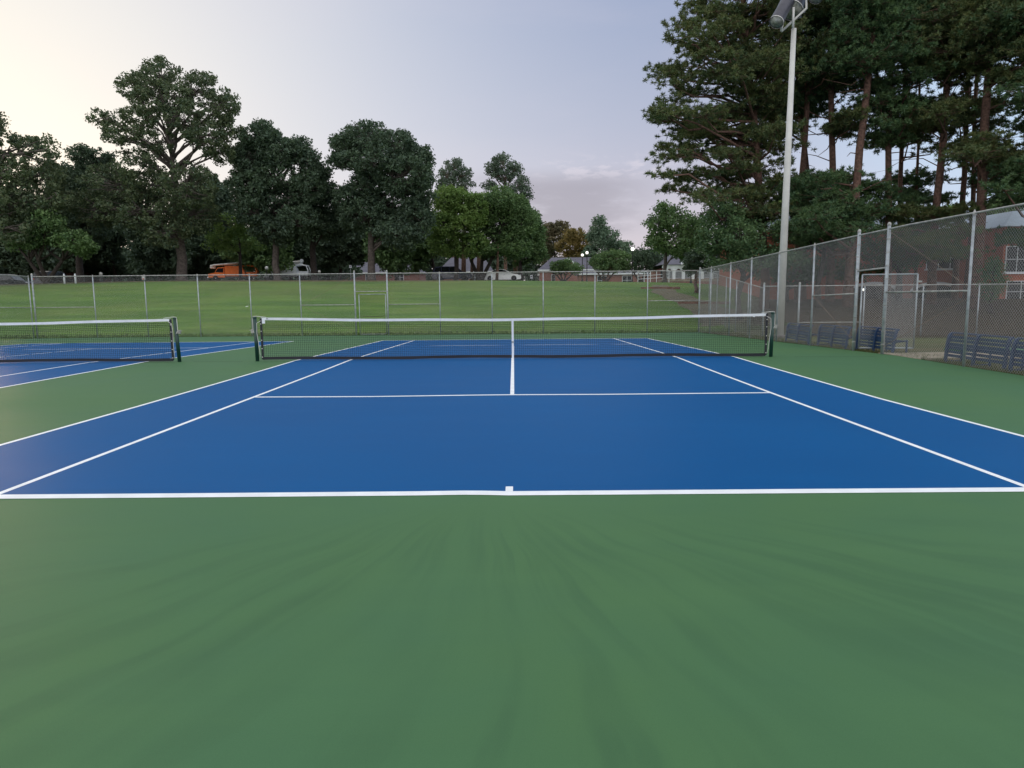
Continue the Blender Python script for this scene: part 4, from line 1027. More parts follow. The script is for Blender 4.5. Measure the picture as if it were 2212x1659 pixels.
# grass growing along the outside of the side fence
def tufted(name, label, pts, h, w, m):
    n = len(pts); pts = np.array(pts); rng = np.random.default_rng(3); per = 6
    c = np.repeat(pts, per, 0); k = len(c); a = rng.random(k) * 6.283; L = h * (.5 + rng.random(k))
    lean = rng.random(k) * .7; d = np.stack([np.cos(a) * lean, np.sin(a) * lean, np.ones(k)], 1) * L[:, None]
    s = np.stack([-np.sin(a), np.cos(a), np.zeros(k)], 1) * w
    V = np.stack([c - s, c + s, c + d], 1).reshape(-1, 3)
    o = npmesh(name, V, 3, m); tag(o, label, 'grass', kind='stuff'); return o
M['grass'] = leafmat('verge_grass', (0.06, 0.085, 0.025), (0.12, 0.125, 0.045), (0.17, 0.15, 0.07), trans=.2, scale=.8)
gp = []
rg = random.Random(9)
for i in range(9000):
    x = FX + .06 + abs(rg.gauss(0, .55)); y = rg.uniform(2, 30)
    if rg.random() < .5 + .5 * math.sin(y * 1.7 + x * 3) * math.sin(y * .6): gp.append((x, y, terr(x, y)))
tufted('verge_grass', 'thin patchy grass growing along the foot of the side fence', gp, .07, .004, M['grass'])
M['lawnblade'] = leafmat('lawn_grass', (0.075, 0.135, 0.035), (0.095, 0.155, 0.042), (0.12, 0.17, 0.05), trans=.2, scale=.6)
gp = []
for i in range(5000):
    x = rg.uniform(LX - 6, FX + 5); y = FY + .15 + 1.6 * rg.random() ** 2; gp.append((x, y, terr(x, y) - .01))
tufted('lawn_grass', 'fringe of longer grass along the foot of the back fence', gp, .085, .012, M['lawnblade'])

# ------------------------------------------------------------------ path and steps up the bank
M['dirt'] = mat('trodden_earth', s2l(96, 92, 70), .95, var=.3, vscale=1.5)
M['timber'] = mat('weathered_timber_edging', s2l(120, 84, 70), .9, var=.3, vscale=3)
def strip_on_ground(name, pts, w, dz, m):
    mb = MB(); vs = []
    pp = []
    for (a, b) in zip(pts[:-1], pts[1:]):
        for i in range(8): u = i / 8; pp.append((a[0] + (b[0] - a[0]) * u, a[1] + (b[1] - a[1]) * u, a[2] + (b[2] - a[2]) * u))
    pp.append(pts[-1])
    for i, (x, y, ww) in enumerate(pp):
        for k in range(7):
            o = (k / 6 - .5) * ww + .12 * math.sin(i * 1.3 + k)*(k in (0, 6)); vs.append((x + o, y, terr(x + o, y) + dz))
    n = len(pp); mb.add(vs, [(7 * i + k, 7 * i + k + 1, 7 * i + 8 + k, 7 * i + 7 + k) for i in range(n - 1) for k in range(6)])
    return tag(mb.build(name, m), kind='structure')
strip_on_ground('path', [(12.6, 56, 1.3), (11.8, 50, 2.0), (12.6, 44, 2.6), (12.9, 38, 3.0), (11.6, 33.5, 2.4)], 2, .03, M['dirt'])
for x, y, l, lab in ((12.0, 52.5, 3.2, 'upper timber step on the earth path'), (13.2, 43.5, 3.6, 'lower timber step on the earth path')):
    o = MB().box((0, 0, .06), (l, .25, .20), 0, .02).build('timber_step', M['timber']); o.location = (x, y, terr(x, y)); tag(o, lab, 'step', 'timber steps on the bank')
M['asph'] = mat('asphalt', (.05, .05, .052), .9, var=.2, vscale=2)
strip_on_ground('road', [(-90, 84, .1), (-90, 84, .1)], 1, .02, M['asph']) if False else None
mb = MB(); xs = list(range(-100, 60, 4)); vs = []
for x in xs: vs += [(x, 79, terr(x, 79) + .03), (x, 86, terr(x, 86) + .03)]
mb.add(vs, [(2 * i, 2 * i + 2, 2 * i + 3, 2 * i + 1) for i in range(len(xs) - 1)]); tag(mb.build('road', M['asph']), kind='structure')

# ------------------------------------------------------------------ vehicles
M['glass'] = mat('dark_vehicle_glass', (.012, .014, .018), .12, spec=.6)
M['tyre'] = mat('tyre_rubber', (.015, .015, .016), .85)
M['rim'] = mat('alloy_rim', (.45, .46, .48), .35, .7)
M['wpaint'] = mat('white_car_paint', (.90, .93, .94), .25, spec=.6)
M['npaint'] = mat('dark_navy_car_paint', (.035, .04, .075), .2, spec=.8)
M['kpaint'] = mat('black_car_paint', (.012, .014, .02), .25, spec=.6)
M['orange'] = mat('orange_truck_paint', (.88, .19, .03), .4, var=.1, vscale=3)
M['lampglass'] = mat('headlamp_glass', (.6, .62, .65), .15)
M['redlamp'] = mat('tail_lamp_red', (.35, .02, .02), .25)
def loft(mb, prof_, hw_, n=None):
    """prof_: closed side outline [(x,z,halfwidth)], builds both side faces and the skin"""
    k = len(prof_); vs = [(x, -w, z) for x, z, w in prof_] + [(x, w, z) for x, z, w in prof_]
    mb.add(vs, [tuple(range(k)), tuple(range(2 * k - 1, k - 1, -1))] + [(i, k + i, k + (i + 1) % k, (i + 1) % k) for i in range(k)])
def wheel(root, x, y, r, w):
    t = MB().lathe([(r * .62, -w / 2), (r * .95, -w / 2), (r, -w * .3), (r, w * .3), (r * .95, w / 2), (r * .62, w / 2)], (x, y, r), 20, 'y').build('wheel', M['tyre'], root)
    s = 1 if y > 0 else -1; rim = MB(); rim.lathe([(r * .60, w * .2 * s), (r * .58, w * .42 * s), (r * .2, w * .5 * s)], (x, y, r), 16, 'y')
    rim.build('rim', M['rim'], t)
def car(px_, Y, label, paint, kind='sedan', rz=0.0, L=4.75, group='cars parked along the road', dz=0.0, flip=False):
    x = float(P(px_, 600, Y)[0]); z = terr(x, Y) + .03 + dz
    root = empty('parked_car', (x, Y, z), label, 'car', group, rz + (math.pi if flip else 0))
    h = L / 2; W = .90
    if kind == 'sedan':
        # nose towards +x
        body = [(-h, .42, .78), (-h + .03, .80, .80), (-h + .10, .98, .82), (-h + .75, 1.02, .86), (h - 1.45, .98, .87), (h - .45, .80, .82), (h - .06, .62, .76), (h, .42, .74), (h - .08, .22, .76), (h - .5, .18, .86), (-h + .4, .18, .86), (-h + .06, .24, .80)]
        roof = [(-h + .72, 1.00, .80), (-h + 1.25, 1.30, .66), (-h + 1.75, 1.42, .60), (h - 2.25, 1.44, .60), (h - 1.95, 1.36, .62), (h - 1.25, .98, .80)]
        win = [[(-h + 1.02, 1.04), (-h + 1.40, 1.30), (-h + 1.85, 1.37), (-h + 1.95, 1.04)], [(-h + 2.0, 1.04), (-h + 1.92, 1.38), (h - 2.35, 1.39), (h - 2.02, 1.30), (h - 1.55, 1.03)]]
    else:
        body = [(-h, .50, .82), (-h + .02, .95, .86), (-h + .12, 1.10, .88), (h - 1.35, 1.10, .90), (h - .30, 1.02, .86), (h - .03, .80, .82), (h, .50, .80), (h - .1, .28, .82), (h - .5, .24, .9), (-h + .4, .24, .9), (-h + .06, .3, .86)]
        roof = [(-h + .08, 1.08, .84), (-h + .35, 1.66, .70), (-h + .75, 1.76, .66), (h - 2.2, 1.77, .66), (h - 1.9, 1.66, .70), (h - 1.25, 1.08, .84)]
        win = [[(-h + .30, 1.14), (-h + .48, 1.60), (-h + 1.1, 1.66), (-h + 1.1, 1.14)], [(-h + 1.2, 1.14), (-h + 1.2, 1.67), (-h + 2.1, 1.68), (-h + 2.1, 1.14)], [(-h + 2.2, 1.14), (-h + 2.2, 1.68), (h - 2.2, 1.66), (h - 1.62, 1.14)]]
    b = MB(); loft(b, body, W); bo = b.build('body', paint, root)
    c = MB(); loft(c, roof, W); c.build('roof', paint, root)
    bz0 = roof[0][1]; tz = max(r[1] for r in roof); w0 = roof[0][2]; w1 = min(r[2] for r in roof)
    for s in (-1, 1):
        for wn in win:
            g = MB(); vs = []
            for off_ in (.0, .012):
                for (a, z_) in wn:
                    f = (z_ - bz0) / (tz - bz0); vs.append((a, s * (w0 + (w1 - w0) * f + .006 + off_), z_))
            k = len(wn); g.add(vs, [tuple(range(k)), tuple(range(2 * k - 1, k - 1, -1))] + [(i, k + i, k + (i + 1) % k, (i + 1) % k) for i in range(k)])
            g.build('window', M['glass'], root)
        sl_ = MB().box((h - .18, s * .62, .66 if kind == 'sedan' else .82), (.30, .28, .14), 0, .03).build('headlight', M['lampglass'], root)
        MB().box((-h + .04, s * .66, .82 if kind == 'sedan' else .95), (.12, .26, .16), 0, .02).build('tail_light', M['redlamp'], root)
        MB().box((h - 1.62 if kind == 'sedan' else h - 1.75, s * (W + .06), 1.05 if kind == 'sedan' else 1.2), (.14, .16, .12), 0, .03).build('mirror', paint, root)
        for dd in (-.62, .42): MB().box((dd - .1, s * .885, .78), (.16, .02, .03), 0).build('door_handle', M['galv'], root)
    wsg = MB(); f0 = roof[-1]; f1 = roof[-2]; vs = [(f0[0] + .012, -f0[2] + .1, f0[1] + .04), (f0[0] + .012, f0[2] - .1, f0[1] + .04), (f1[0] + .03, f1[2] - .06, f1[1]), (f1[0] + .03, -f1[2] + .06, f1[1])]
    wsg.add(vs + [(a + .012, b_, c_ + .01) for a, b_, c_ in vs], [(0, 1, 2, 3), (7, 6, 5, 4), (0, 4, 5, 1), (1, 5, 6, 2), (2, 6, 7, 3), (3, 7, 4, 0)]); wsg.build('windscreen', M['glass'], root)
    for xx in (-h + .95, h - .90):
        for s in (-1, 1): wheel(root, xx, s * .80, .33 if kind == 'sedan' else .37, .22)
    return root
car(1084, 81.2, 'white saloon car on the road behind the slope', M['wpaint'], 'sedan', 0.0, 4.75)
car(978, 82.5, 'dark navy estate car left of the white saloon', M['npaint'], 'suv', 0.0, 4.95)
car(20, 70, 'dark car mostly hidden behind the left side fence', M['kpaint'], 'suv', 0.0, 4.7, dz=-.6)
car(118, 68, 'black vehicle behind the small forked tree', M['kpaint'], 'suv', math.pi * .5, 4.7, dz=-.5)
def lift_truck(px_, Y, label, paint, boomcol, L=6.6, flip=False, sc=1.0, rz=0.0, person=False):
    x = float(P(px_, 600, Y)[0]); z = terr(x, Y) + .02
    root = empty('bucket_truck', (x, Y, z), label, 'truck', 'lift trucks parked under the trees', rz); root.scale = (sc, sc, sc); h = L / 2
    f = -1 if not flip else 1                        # cab at -x
    # cab
    c = MB(); cab = [(-h, .55, .95), (-h + .02, 1.05, .97), (-h + .95, 1.28, .98), (-h + 1.35, 2.02, .86), (-h + 2.3, 2.10, .86), (-h + 2.35, .55, .98)]
    loft(c, cab, 1); c.build('cab', paint, root)
    for s in (-1, 1):
        g = MB(); w_ = [(-h + 1.05, 1.34), (-h + 1.42, 1.92), (-h + 2.2, 1.96), (-h + 2.2, 1.34)]
        vs = [(a, s * (.985 - (z_ - 1.3) * .12 + o), z_) for o in (0, .012) for a, z_ in w_]
        g.add(vs, [(0, 1, 2, 3), (7, 6, 5, 4), (0, 4, 5, 1), (1, 5, 6, 2), (2, 6, 7, 3), (3, 7, 4, 0)]); g.build('cab_window', M['glass'], root)
        MB().box((-h + .06, s * .75, .95), (.12, .26, .2), 0, .02).build('headlight', M['lampglass'], root)
    MB().box((-h - .02, 0, .55), (.14, 2.1, .22), 0, .03).build('bumper', M['wpaint'], root)
    MB().box((.6, 0, .62), (L - 1.6, .9, .22)).build('chassis', M['kpaint'], root)
    # utility body with an arch cut toward the rear
    ub = [(-h + 2.42, .75), (-h + 2.42, 2.25), (h - 2.3, 2.25), (h - 1.95, 1.85), (h - 1.75, 1.30), (h - 1.6, .75)]
    MB().prism(ub, -1.05, 1.05).build('utility_body', paint, root)
    MB().prism([(h - 1.55, .75), (h - 1.55, 1.35), (h, 1.35), (h, .75)], -1.05, 1.05).build('rear_locker', paint, root)
    ar = MB(); pts = [(h - 2.2, 2.2), (h - 1.2, 2.36), (h - .3, 2.20), (h - .06, 1.6), (h - .06, 1.3)]
    for s in (-1, 1):
        ar.tube([(a, s * .92, b) for a, b in pts], .10, 8)
    ar.build('roll_frame', paint, root)
    for (a, b) in ((-h + 2.75, 1.0), (-h + 3.55, 1.0)):
        MB().box((a + .3, -1.065, 1.45), (.62, .02, 1.1), 0, .004).build('locker_door', paint, root)
    MB().lathe([(.32, 2.25), (.32, 2.45), (.2, 2.62)], (h - 1.2, 0, 0), 14).build('turret', paint, root)
    bm = MB(); bm.tube([(h - 1.2, -.1, 2.86), (-h + .6, -.1, 2.40)], [.17, .14], 10); bm.build('upper_boom', boomcol, root)
    MB().tube([(h - 1.2, .2, 2.70), (-h + 2.2, .2, 2.45)], [.15, .13], 8).build('lower_boom', boomcol, root)
    MB().lathe([(.24, -.35), (.28, -.2), (.28, .2), (.24, .35)], (h - 1.1, 0, 2.92), 14, 'y').build('knuckle', boomcol if boomcol != M['boomw'] else paint, root)
    MB().box((-h + .55, .25, 2.18), (.75, .6, .55), 0, .08).build('bucket', boomcol, root)
    for xx in (-h + 1.05, h - 1.25):
        for s in (-1, 1): wheel(root, xx, s * .88, .42, .28)
    return root
M['boomw'] = mat('boom_fibreglass', (.70, .70, .66), .5, var=.15, vscale=2)
M['bluewhite'] = mat('pale_blue_white_paint', (.74, .82, .88), .4, var=.1)
lift_truck(505, 90, 'orange bucket truck with a pale boom folded over its roof', M['orange'], M['boomw'], 7.0, sc=.88, rz=R(14))
lift_truck(622, 92, 'white bucket truck half hidden by a tree trunk', M['bluewhite'], M['boomw'], 6.6, sc=.90, rz=R(4))

# ------------------------------------------------------------------ lamps, signs, small things
M['lit'] = mat('lit_globe', (.9, .9, .85), .5, emit=(1.0, .96, .86), estr=1.1)
M['litw'] = mat('very_bright_globe', (.9, .9, .85), .5, emit=(1.0, .98, .92), estr=1.7)
M['unlit'] = mat('milky_globe', (.62, .64, .62), .4)
M['lampiron'] = mat('black_cast_iron', (.012, .013, .014), .5)
LG = 'globe lamp posts around the car park'
def lamp(px_, py, Y, r, m, label, base=None):
    g = P(px_, py, Y); x = g[0]; z = terr(x, Y)
    root = empty('street_lamp', (x, Y, z), label, 'street lamp', LG); h = g[2] - z
    if h < .8: h = .8
    MB().lathe([(.16, 0), (.16, .18), (.09, .35), (.055, .6), (.045, h - r - .25), (.07, h - r - .2), (.05, h - r - .1), (.12, h - r * .9)], (0, 0, 0), 10).build('pole', M['lampiron'], root, True)
    n = 8; MB().lathe([(r * math.sin(math.pi * (k + .5) / (n + 1)) * 1.0, h - r * 1.05 * math.cos(math.pi * (k + .5) / (n + 1))) for k in range(n + 1)], (0, 0, 0), 14).build('globe', m, root, True)
    MB().lathe([(r * .55, h + r * .82), (r * .35, h + r * 1.1), (.03, h + r * 1.4)], (0, 0, 0), 10).build('finial', M['lampiron'], root)
    return root
lamp(1258, 551, 86, .18, M['lit'], 'lit globe lamp, left and lower one of a pair behind the fence')
lamp(1268, 546, 84, .19, M['lit'], 'lit globe lamp, right and taller one of a pair behind the fence')
lamp(1366.5, 538, 82, .22, M['litw'], 'brightest lit globe lamp against the lowest part of the sky')
lamp(1494, 542, 66, .13, M['litw'], 'lit lamp between the leafy tree and the pines')
lamp(1195, 577, 84, .2, M['unlit'], 'unlit globe lamp left of the gabled brick house')
lamp(576, 579, 84, .22, M['unlit'], 'pale globe lamp between the orange and the white lift trucks')
lamp(690, 587, 90, .2, M['unlit'], 'small pale globe lamp right of the white lift truck')
lamp(219, 603, 64, .16, M['unlit'], 'low pale globe lamp left of the thick oak trunk')
lamp(1163, 594, 86, .16, M['unlit'], 'small pale globe lamp right of the white saloon')
lamp(1597, 625, 44, .20, M['unlit'], 'low round cream globe lamp seen through the side fence')
def bollard(px_, Y, lab):
    x = float(P(px_, 605, Y)[0]); r = empty('bollard', (x, Y, terr(x, Y)), lab, 'bollard', 'white bollards beside the small forked tree')
    MB().lathe([(.08, 0), (.08, .75), (.05, .86), (.02, .9)], (0, 0, 0), 10).build('shaft', M['tape'], r, True); MB().lathe([(.085, .60), (.085, .66)], (0, 0, 0), 10).build('band', M['lampiron'], r)
bollard(139, 58.5, 'white bollard nearer the small forked tree'); bollard(163, 58.5, 'white bollard nearer the thick oak trunk')
def sign(px_, py, Y, w, h, lab, grp=None, m='tape'):
    g = P(px_, py, Y); z = terr(g[0], Y); r = empty('parking_sign', (g[0], Y, z), lab, 'sign', grp); hz = g[2] - z
    MB().tube([(0, .03, 0), (0, .03, hz + h / 2)], .025, 6).build('sign_post', M['galv'], r); MB().box((0, 0, hz), (w, .02, h), 0, .005).build('sign_plate', M[m], r)
    MB().box((0, -.012, hz + h * .12), (w * .6, .006, h * .25)).build('sign_marking', M['kpaint'], r)
sign(1148, 598, 84, .32, .45, 'small white sign on a post right of the white saloon')
sign(757, 576, 84, .30, .34, 'small white sign in the trees left of the dome-shaped tree')
o = empty('utility_box', (bx(316), FY - .06, zbk + FH - .12), 'small pale box fixed to the top of a back fence post at the left', 'box')
MB().box((0, 0, 0), (.15, .10, .24), 0, .02).build('box_case', M['galvold'], o); MB().box((0, -.055, -.05), (.08, .01, .05)).build('box_label', M['redlamp'], o)
for px_, py, lab in ((540, 751, 'small pale scrap lying on the grass slope'),): 
    pass
def scrap(px_, py, lab, s=.12):
    # intersect with the slope
    for Y in np.arange(31, 64, .1):
        p = P(px_, py, Y)
        if terr(p[0], Y) >= p[2]: break
    o = MB(); o.add([(-s, -.04, 0), (s * .9, -.06, .02), (s, .05, .03), (-s * .8, .06, .01), (0, 0, .05)], [(0, 1, 4), (1, 2, 4), (2, 3, 4), (3, 0, 4), (3, 2, 1, 0)])
    ob = o.build('litter', M['tape']); ob.location = (p[0], Y, terr(p[0], Y) + .03); tag(ob, lab, 'litter')
scrap(533, 664, 'pale scrap of paper on the grass slope')

# ------------------------------------------------------------------ buildings
M['brick'] = brickmat('red_brick', s2l(166, 92, 68), s2l(146, 76, 58), s2l(150, 135, 122))
M['brickfar'] = brickmat('far_red_brick', s2l(140, 92, 82), s2l(120, 76, 68), s2l(140, 125, 116))
M['roof'] = mat('grey_shingle', s2l(92, 92, 104), .85, var=.18, vscale=1.2)
M['wtrim'] = mat('white_trim_paint', (.66, .70, .74), .6, var=.06)
M['wglass'] = mat('dark_window_glass', (.02, .024, .03), .15, spec=.25)
M['metalroof'] = mat('pale_metal_roof', (.32, .38, .44), .5, .2, var=.1)
def window(parent, x, y, z, w, h, cols=2, rows=2, fr=.06, facing=-1, mt='wtrim'):
    """window on a wall facing -y (facing=-1); x,z centre"""
    f = MB(); yy = y + facing * .03
    f.box((x - w / 2, yy, z), (fr, .08, h + fr)); f.box((x + w / 2, yy, z), (fr, .08, h + fr)); f.box((x, yy, z + h / 2), (w - fr, .078, fr)); f.box((x, yy, z - h / 2), (w - fr, .078, fr))
    for i in range(1, cols): f.box((x - w / 2 + w * i / cols, yy, z), (fr * .7, .06, h - fr))
    for i in range(1, rows): f.box((x, yy, z - h / 2 + h * i / rows), (w - fr, .055, fr * .6))
    fo = f.build('window', M[mt], parent)
    MB().box((x, y + facing * .008, z), (w, .02, h)).build('pane', M['wglass'], fo)
    MB().box((x, y + facing * .07, z - h / 2 - .08), (w + .25, .14, .08)).build('sill', M[mt], fo)
def house(px0, px1, Y, eave_py, ridge_py, label, cat='building', depth=9, wins=(), gable=None, roofm='roof', brick='brickfar', basez=None, hip=False):
    a, b = P(px0, eave_py, Y), P(px1, eave_py, Y); rz_ = P((px0 + px1) / 2, ridge_py, Y + depth / 2)[2]; x0, x1, ez = a[0], b[0], (a[2] + b[2]) / 2
    gz_ = terr((x0 + x1) / 2, Y) - .3; cx_ = (x0 + x1) / 2; hw = (x1 - x0) / 2
    root = empty('brick_house', (cx_, Y, gz_), label, cat); ez -= gz_; rz_ -= gz_
    MB().box((0, depth / 2, ez / 2), (2 * hw, depth, ez)).build('wall', M[brick], root)
    o = .35; r = MB(); ins = hw * .35 if hip else 0
    vs = [(-hw - o, -o, ez), (hw + o, -o, ez), (hw + o, depth + o, ez), (-hw - o, depth + o, ez), (-hw - o + ins + (o if hip else 0), depth / 2, rz_), (hw + o - ins - (o if hip else 0), depth / 2, rz_),
          (-hw - o, -o, ez - .18), (hw + o, -o, ez - .18), (hw + o, depth + o, ez - .18), (-hw - o, depth + o, ez - .18)]
    r.add(vs, [(0, 1, 5, 4), (2, 3, 4, 5), (1, 2, 5), (3, 0, 4), (0, 6, 7, 1), (1, 7, 8, 2), (2, 8, 9, 3), (3, 9, 6, 0), (9, 8, 7, 6)]); ro = r.build('roof', M[roofm], root)
    MB().box((0, -o - .02, ez - .10), (2 * hw + 2 * o, .05, .22)).build('fascia', M['wtrim'], root)
    for (wx, wz, ww, wh) in wins: window(root, wx * hw, 0, ez * wz, ww, wh)
    if gable:
        gx, gw, gh = gable; g = MB(); X = gx * hw
        g.prism([(X - gw, ez * .1), (X - gw, ez), (X, ez + gh), (X + gw, ez), (X + gw, ez * .1)], -1.4, 1.0); g.build('gable_wall', M[brick], root)
        t = MB(); 
        for s in (-1, 1):
            t.add([(X, -1.62, ez + gh + .12), (X + s * (gw + .35), -1.62, ez - .16), (X + s * (gw + .35), -1.62, ez + .10), (X, -1.62, ez + gh + .42), (X, -1.5, ez + gh + .12), (X + s * (gw + .35), -1.5, ez - .16), (X + s * (gw + .35), -1.5, ez + .10), (X, -1.5, ez + gh + .42)],
                  [(0, 1, 2, 3), (4, 7, 6, 5), (0, 4, 5, 1), (1, 5, 6, 2), (2, 6, 7, 3), (3, 7, 4, 0)])
        t.build('gable_trim', M['wtrim'], root)
        rr = MB()
        for s in (-1, 1):
            rr.add([(X, -1.5, ez + gh + .40), (X + s * (gw + .3), -1.5, ez + .08), (X + s * (gw + .3), depth / 2, ez + .08), (X, depth / 2, ez + gh + .40), (X, -1.5, ez + gh + .3), (X + s * (gw + .3), -1.5, ez - .02), (X + s * (gw + .3), depth / 2, ez - .02), (X, depth / 2, ez + gh + .30)],
                   [(0, 1, 2, 3), (4, 7, 6, 5), (0, 4, 5, 1), (1, 5, 6, 2), (2, 6, 7, 3), (3, 7, 4, 0)])
        rr.build('gable_roof', M[roofm], root)
        MB().box((X, -1.44, ez + gh * .55), (.14, .06, gh * .7)).build('gable_post', M['wtrim'], root)
    return root
house(950, 1062, 104, 586, 556, 'brick house with a wide grey roof behind the dark car', wins=((.0, .45, .7, 1.6), (.35, .45, .5, 1.6), (.72, .45, .6, 1.9)), hip=True)
house(1166, 1330, 112, 582, 556, 'long brick house with a white-trimmed gable behind the lamp pair', wins=((-.6, .4, 1.2, 1.4), (.1, .4, 1.2, 1.4), (.6, .4, 1.2, 1.4)), gable=(-.28, 2.0, 1.5), hip=True)
house(1255, 1436, 100, 590, 583, 'low brick wing with a flat eave behind the low trees', wins=((-.5, .45, 1.4, 1.3), (.1, .45, 1.4, 1.3)), depth=6)
house(66, 152, 98, 553, 544, 'brick building glimpsed through the trees at the far left', wins=((-.5, .5, 1.2, 1.6), (.2, .5, 1.2, 1.6)), depth=10, roofm='metalroof')
house(740, 905, 112, 588, 566, 'low house in the shade behind the dome-shaped tree', wins=((-.3, .45, 1.2, 1.2), (.5, .45, 1.2, 1.2)), hip=True)
# white porch building
def porch():
    Y = 78; x0, x1 = P(1436, 600, Y)[0], P(1600, 600, Y)[0]; gz_ = terr((x0 + x1) / 2, Y) - .2; hw = (x1 - x0) / 2
    fz = P(1480, 603, Y)[2] - gz_; ez = P(1480, 578, Y)[2] - gz_; rz_ = P(1480, 560, Y + 4)[2] - gz_
    root = empty('porch_building', ((x0 + x1) / 2, Y, gz_), 'white columned porch building with a small arched gable and grey roof', 'building')
    MB().box((0, 5.5, ez / 2), (2 * hw, 6, ez)).build('wall', M['brickfar'], root)
    MB().box((0, 1.2, fz - .12), (2 * hw + .6, 2.6, .24)).build('porch_floor', M['conc'], root)
    MB().box((0, .1, (fz - .26) / 2), (2 * hw + .4, .3, fz - .26)).build('porch_base', M['brickfar'], root)
    n = 9; sp = 2 * hw / (n - 1)
    for i in range(n):
        x = -hw + i * sp; MB().box((x, .3, (fz + ez) / 2), (.34, .34, ez - fz), 0, .02).build('column', M['wtrim'], root)
    b = MB(); b.box((0, .3, ez + .16), (2 * hw + .5, .36, .36))
    for i in range(n - 1):
        xa = -hw + i * sp + .17; xb = xa + sp - .34; pts = [(xa, ez - .02), (xa, ez - .40)] + [(xa + (xb - xa) * (k + 1) / 8, ez - .40 + .30 * math.sin(math.pi * (k + 1) / 8)) for k in range(7)] + [(xb, ez - .40), (xb, ez - .02)]
        b.prism(pts, .18, .42)
    b.build('arched_beam', M['wtrim'], root)
    for i in range(n - 1):
        r_ = MB(); xa = -hw + i * sp + .17; xb = xa + sp - .34
        r_.tube([(xa, .3, fz + .9), (xb, .3, fz + .9)], .03, 6); r_.tube([(xa, .3, fz + .12), (xb, .3, fz + .12)], .025, 6)
        for k in range(9): xx = xa + (xb - xa) * (k + .5) / 9; r_.tube([(xx, .3, fz + .12), (xx, .3, fz + .9)], .014, 4)
        r_.build('railing', M['wtrim'], root)
        MB().box((xa + (xb - xa) / 2, 2.47, (fz + ez) / 2), (1.1, .05, ez - fz - .4)).build('window', M['wglass'], root)
    o = .4; rf_ = MB(); rf_.add([(-hw - o, -.1, ez + .36), (hw + o, -.1, ez + .36), (hw + o, 9, ez + .36), (-hw - o, 9, ez + .36), (-hw + 1.5, 4.4, rz_ + .6), (hw - 1.5, 4.4, rz_ + .6)], [(0, 1, 5, 4), (2, 3, 4, 5), (1, 2, 5), (3, 0, 4), (3, 2, 1, 0)]); rf_.build('roof', M['roof'], root)
    X = P(1505, 600, Y)[0] - (x0 + x1) / 2; pts = [(X - 1.9, ez + .36)] + [(X - 1.9 + 3.8 * k / 10, ez + .36 + 1.3 * math.sin(math.pi * k / 10) ** .8) for k in range(1, 10)] + [(X + 1.9, ez + .36)]
    MB().prism(pts, -.25, .7).build('pediment', M['wtrim'], root)
porch()
def ramp():
    Y = 76; a, b = P(1378, 604, Y), P(1445, 604, Y); root = empty('handrail', (a[0], Y, terr(a[0], Y)), 'white metal ramp railing left of the white porch', 'railing'); L = b[0] - a[0]; z = a[2] - terr(a[0], Y)
    m = MB()
    for h in (.15, .5, .95): m.tube([(0, 0, z + h - .1), (L, 0, z + h + .1)], .03, 6)
    m.build('rails', M['wtrim'], root)
    for i in range(6): MB().tube([(L * i / 5, 0, 0), (L * i / 5, 0, z + .95)], .035, 6).build('post', M['wtrim'], root)
ramp()
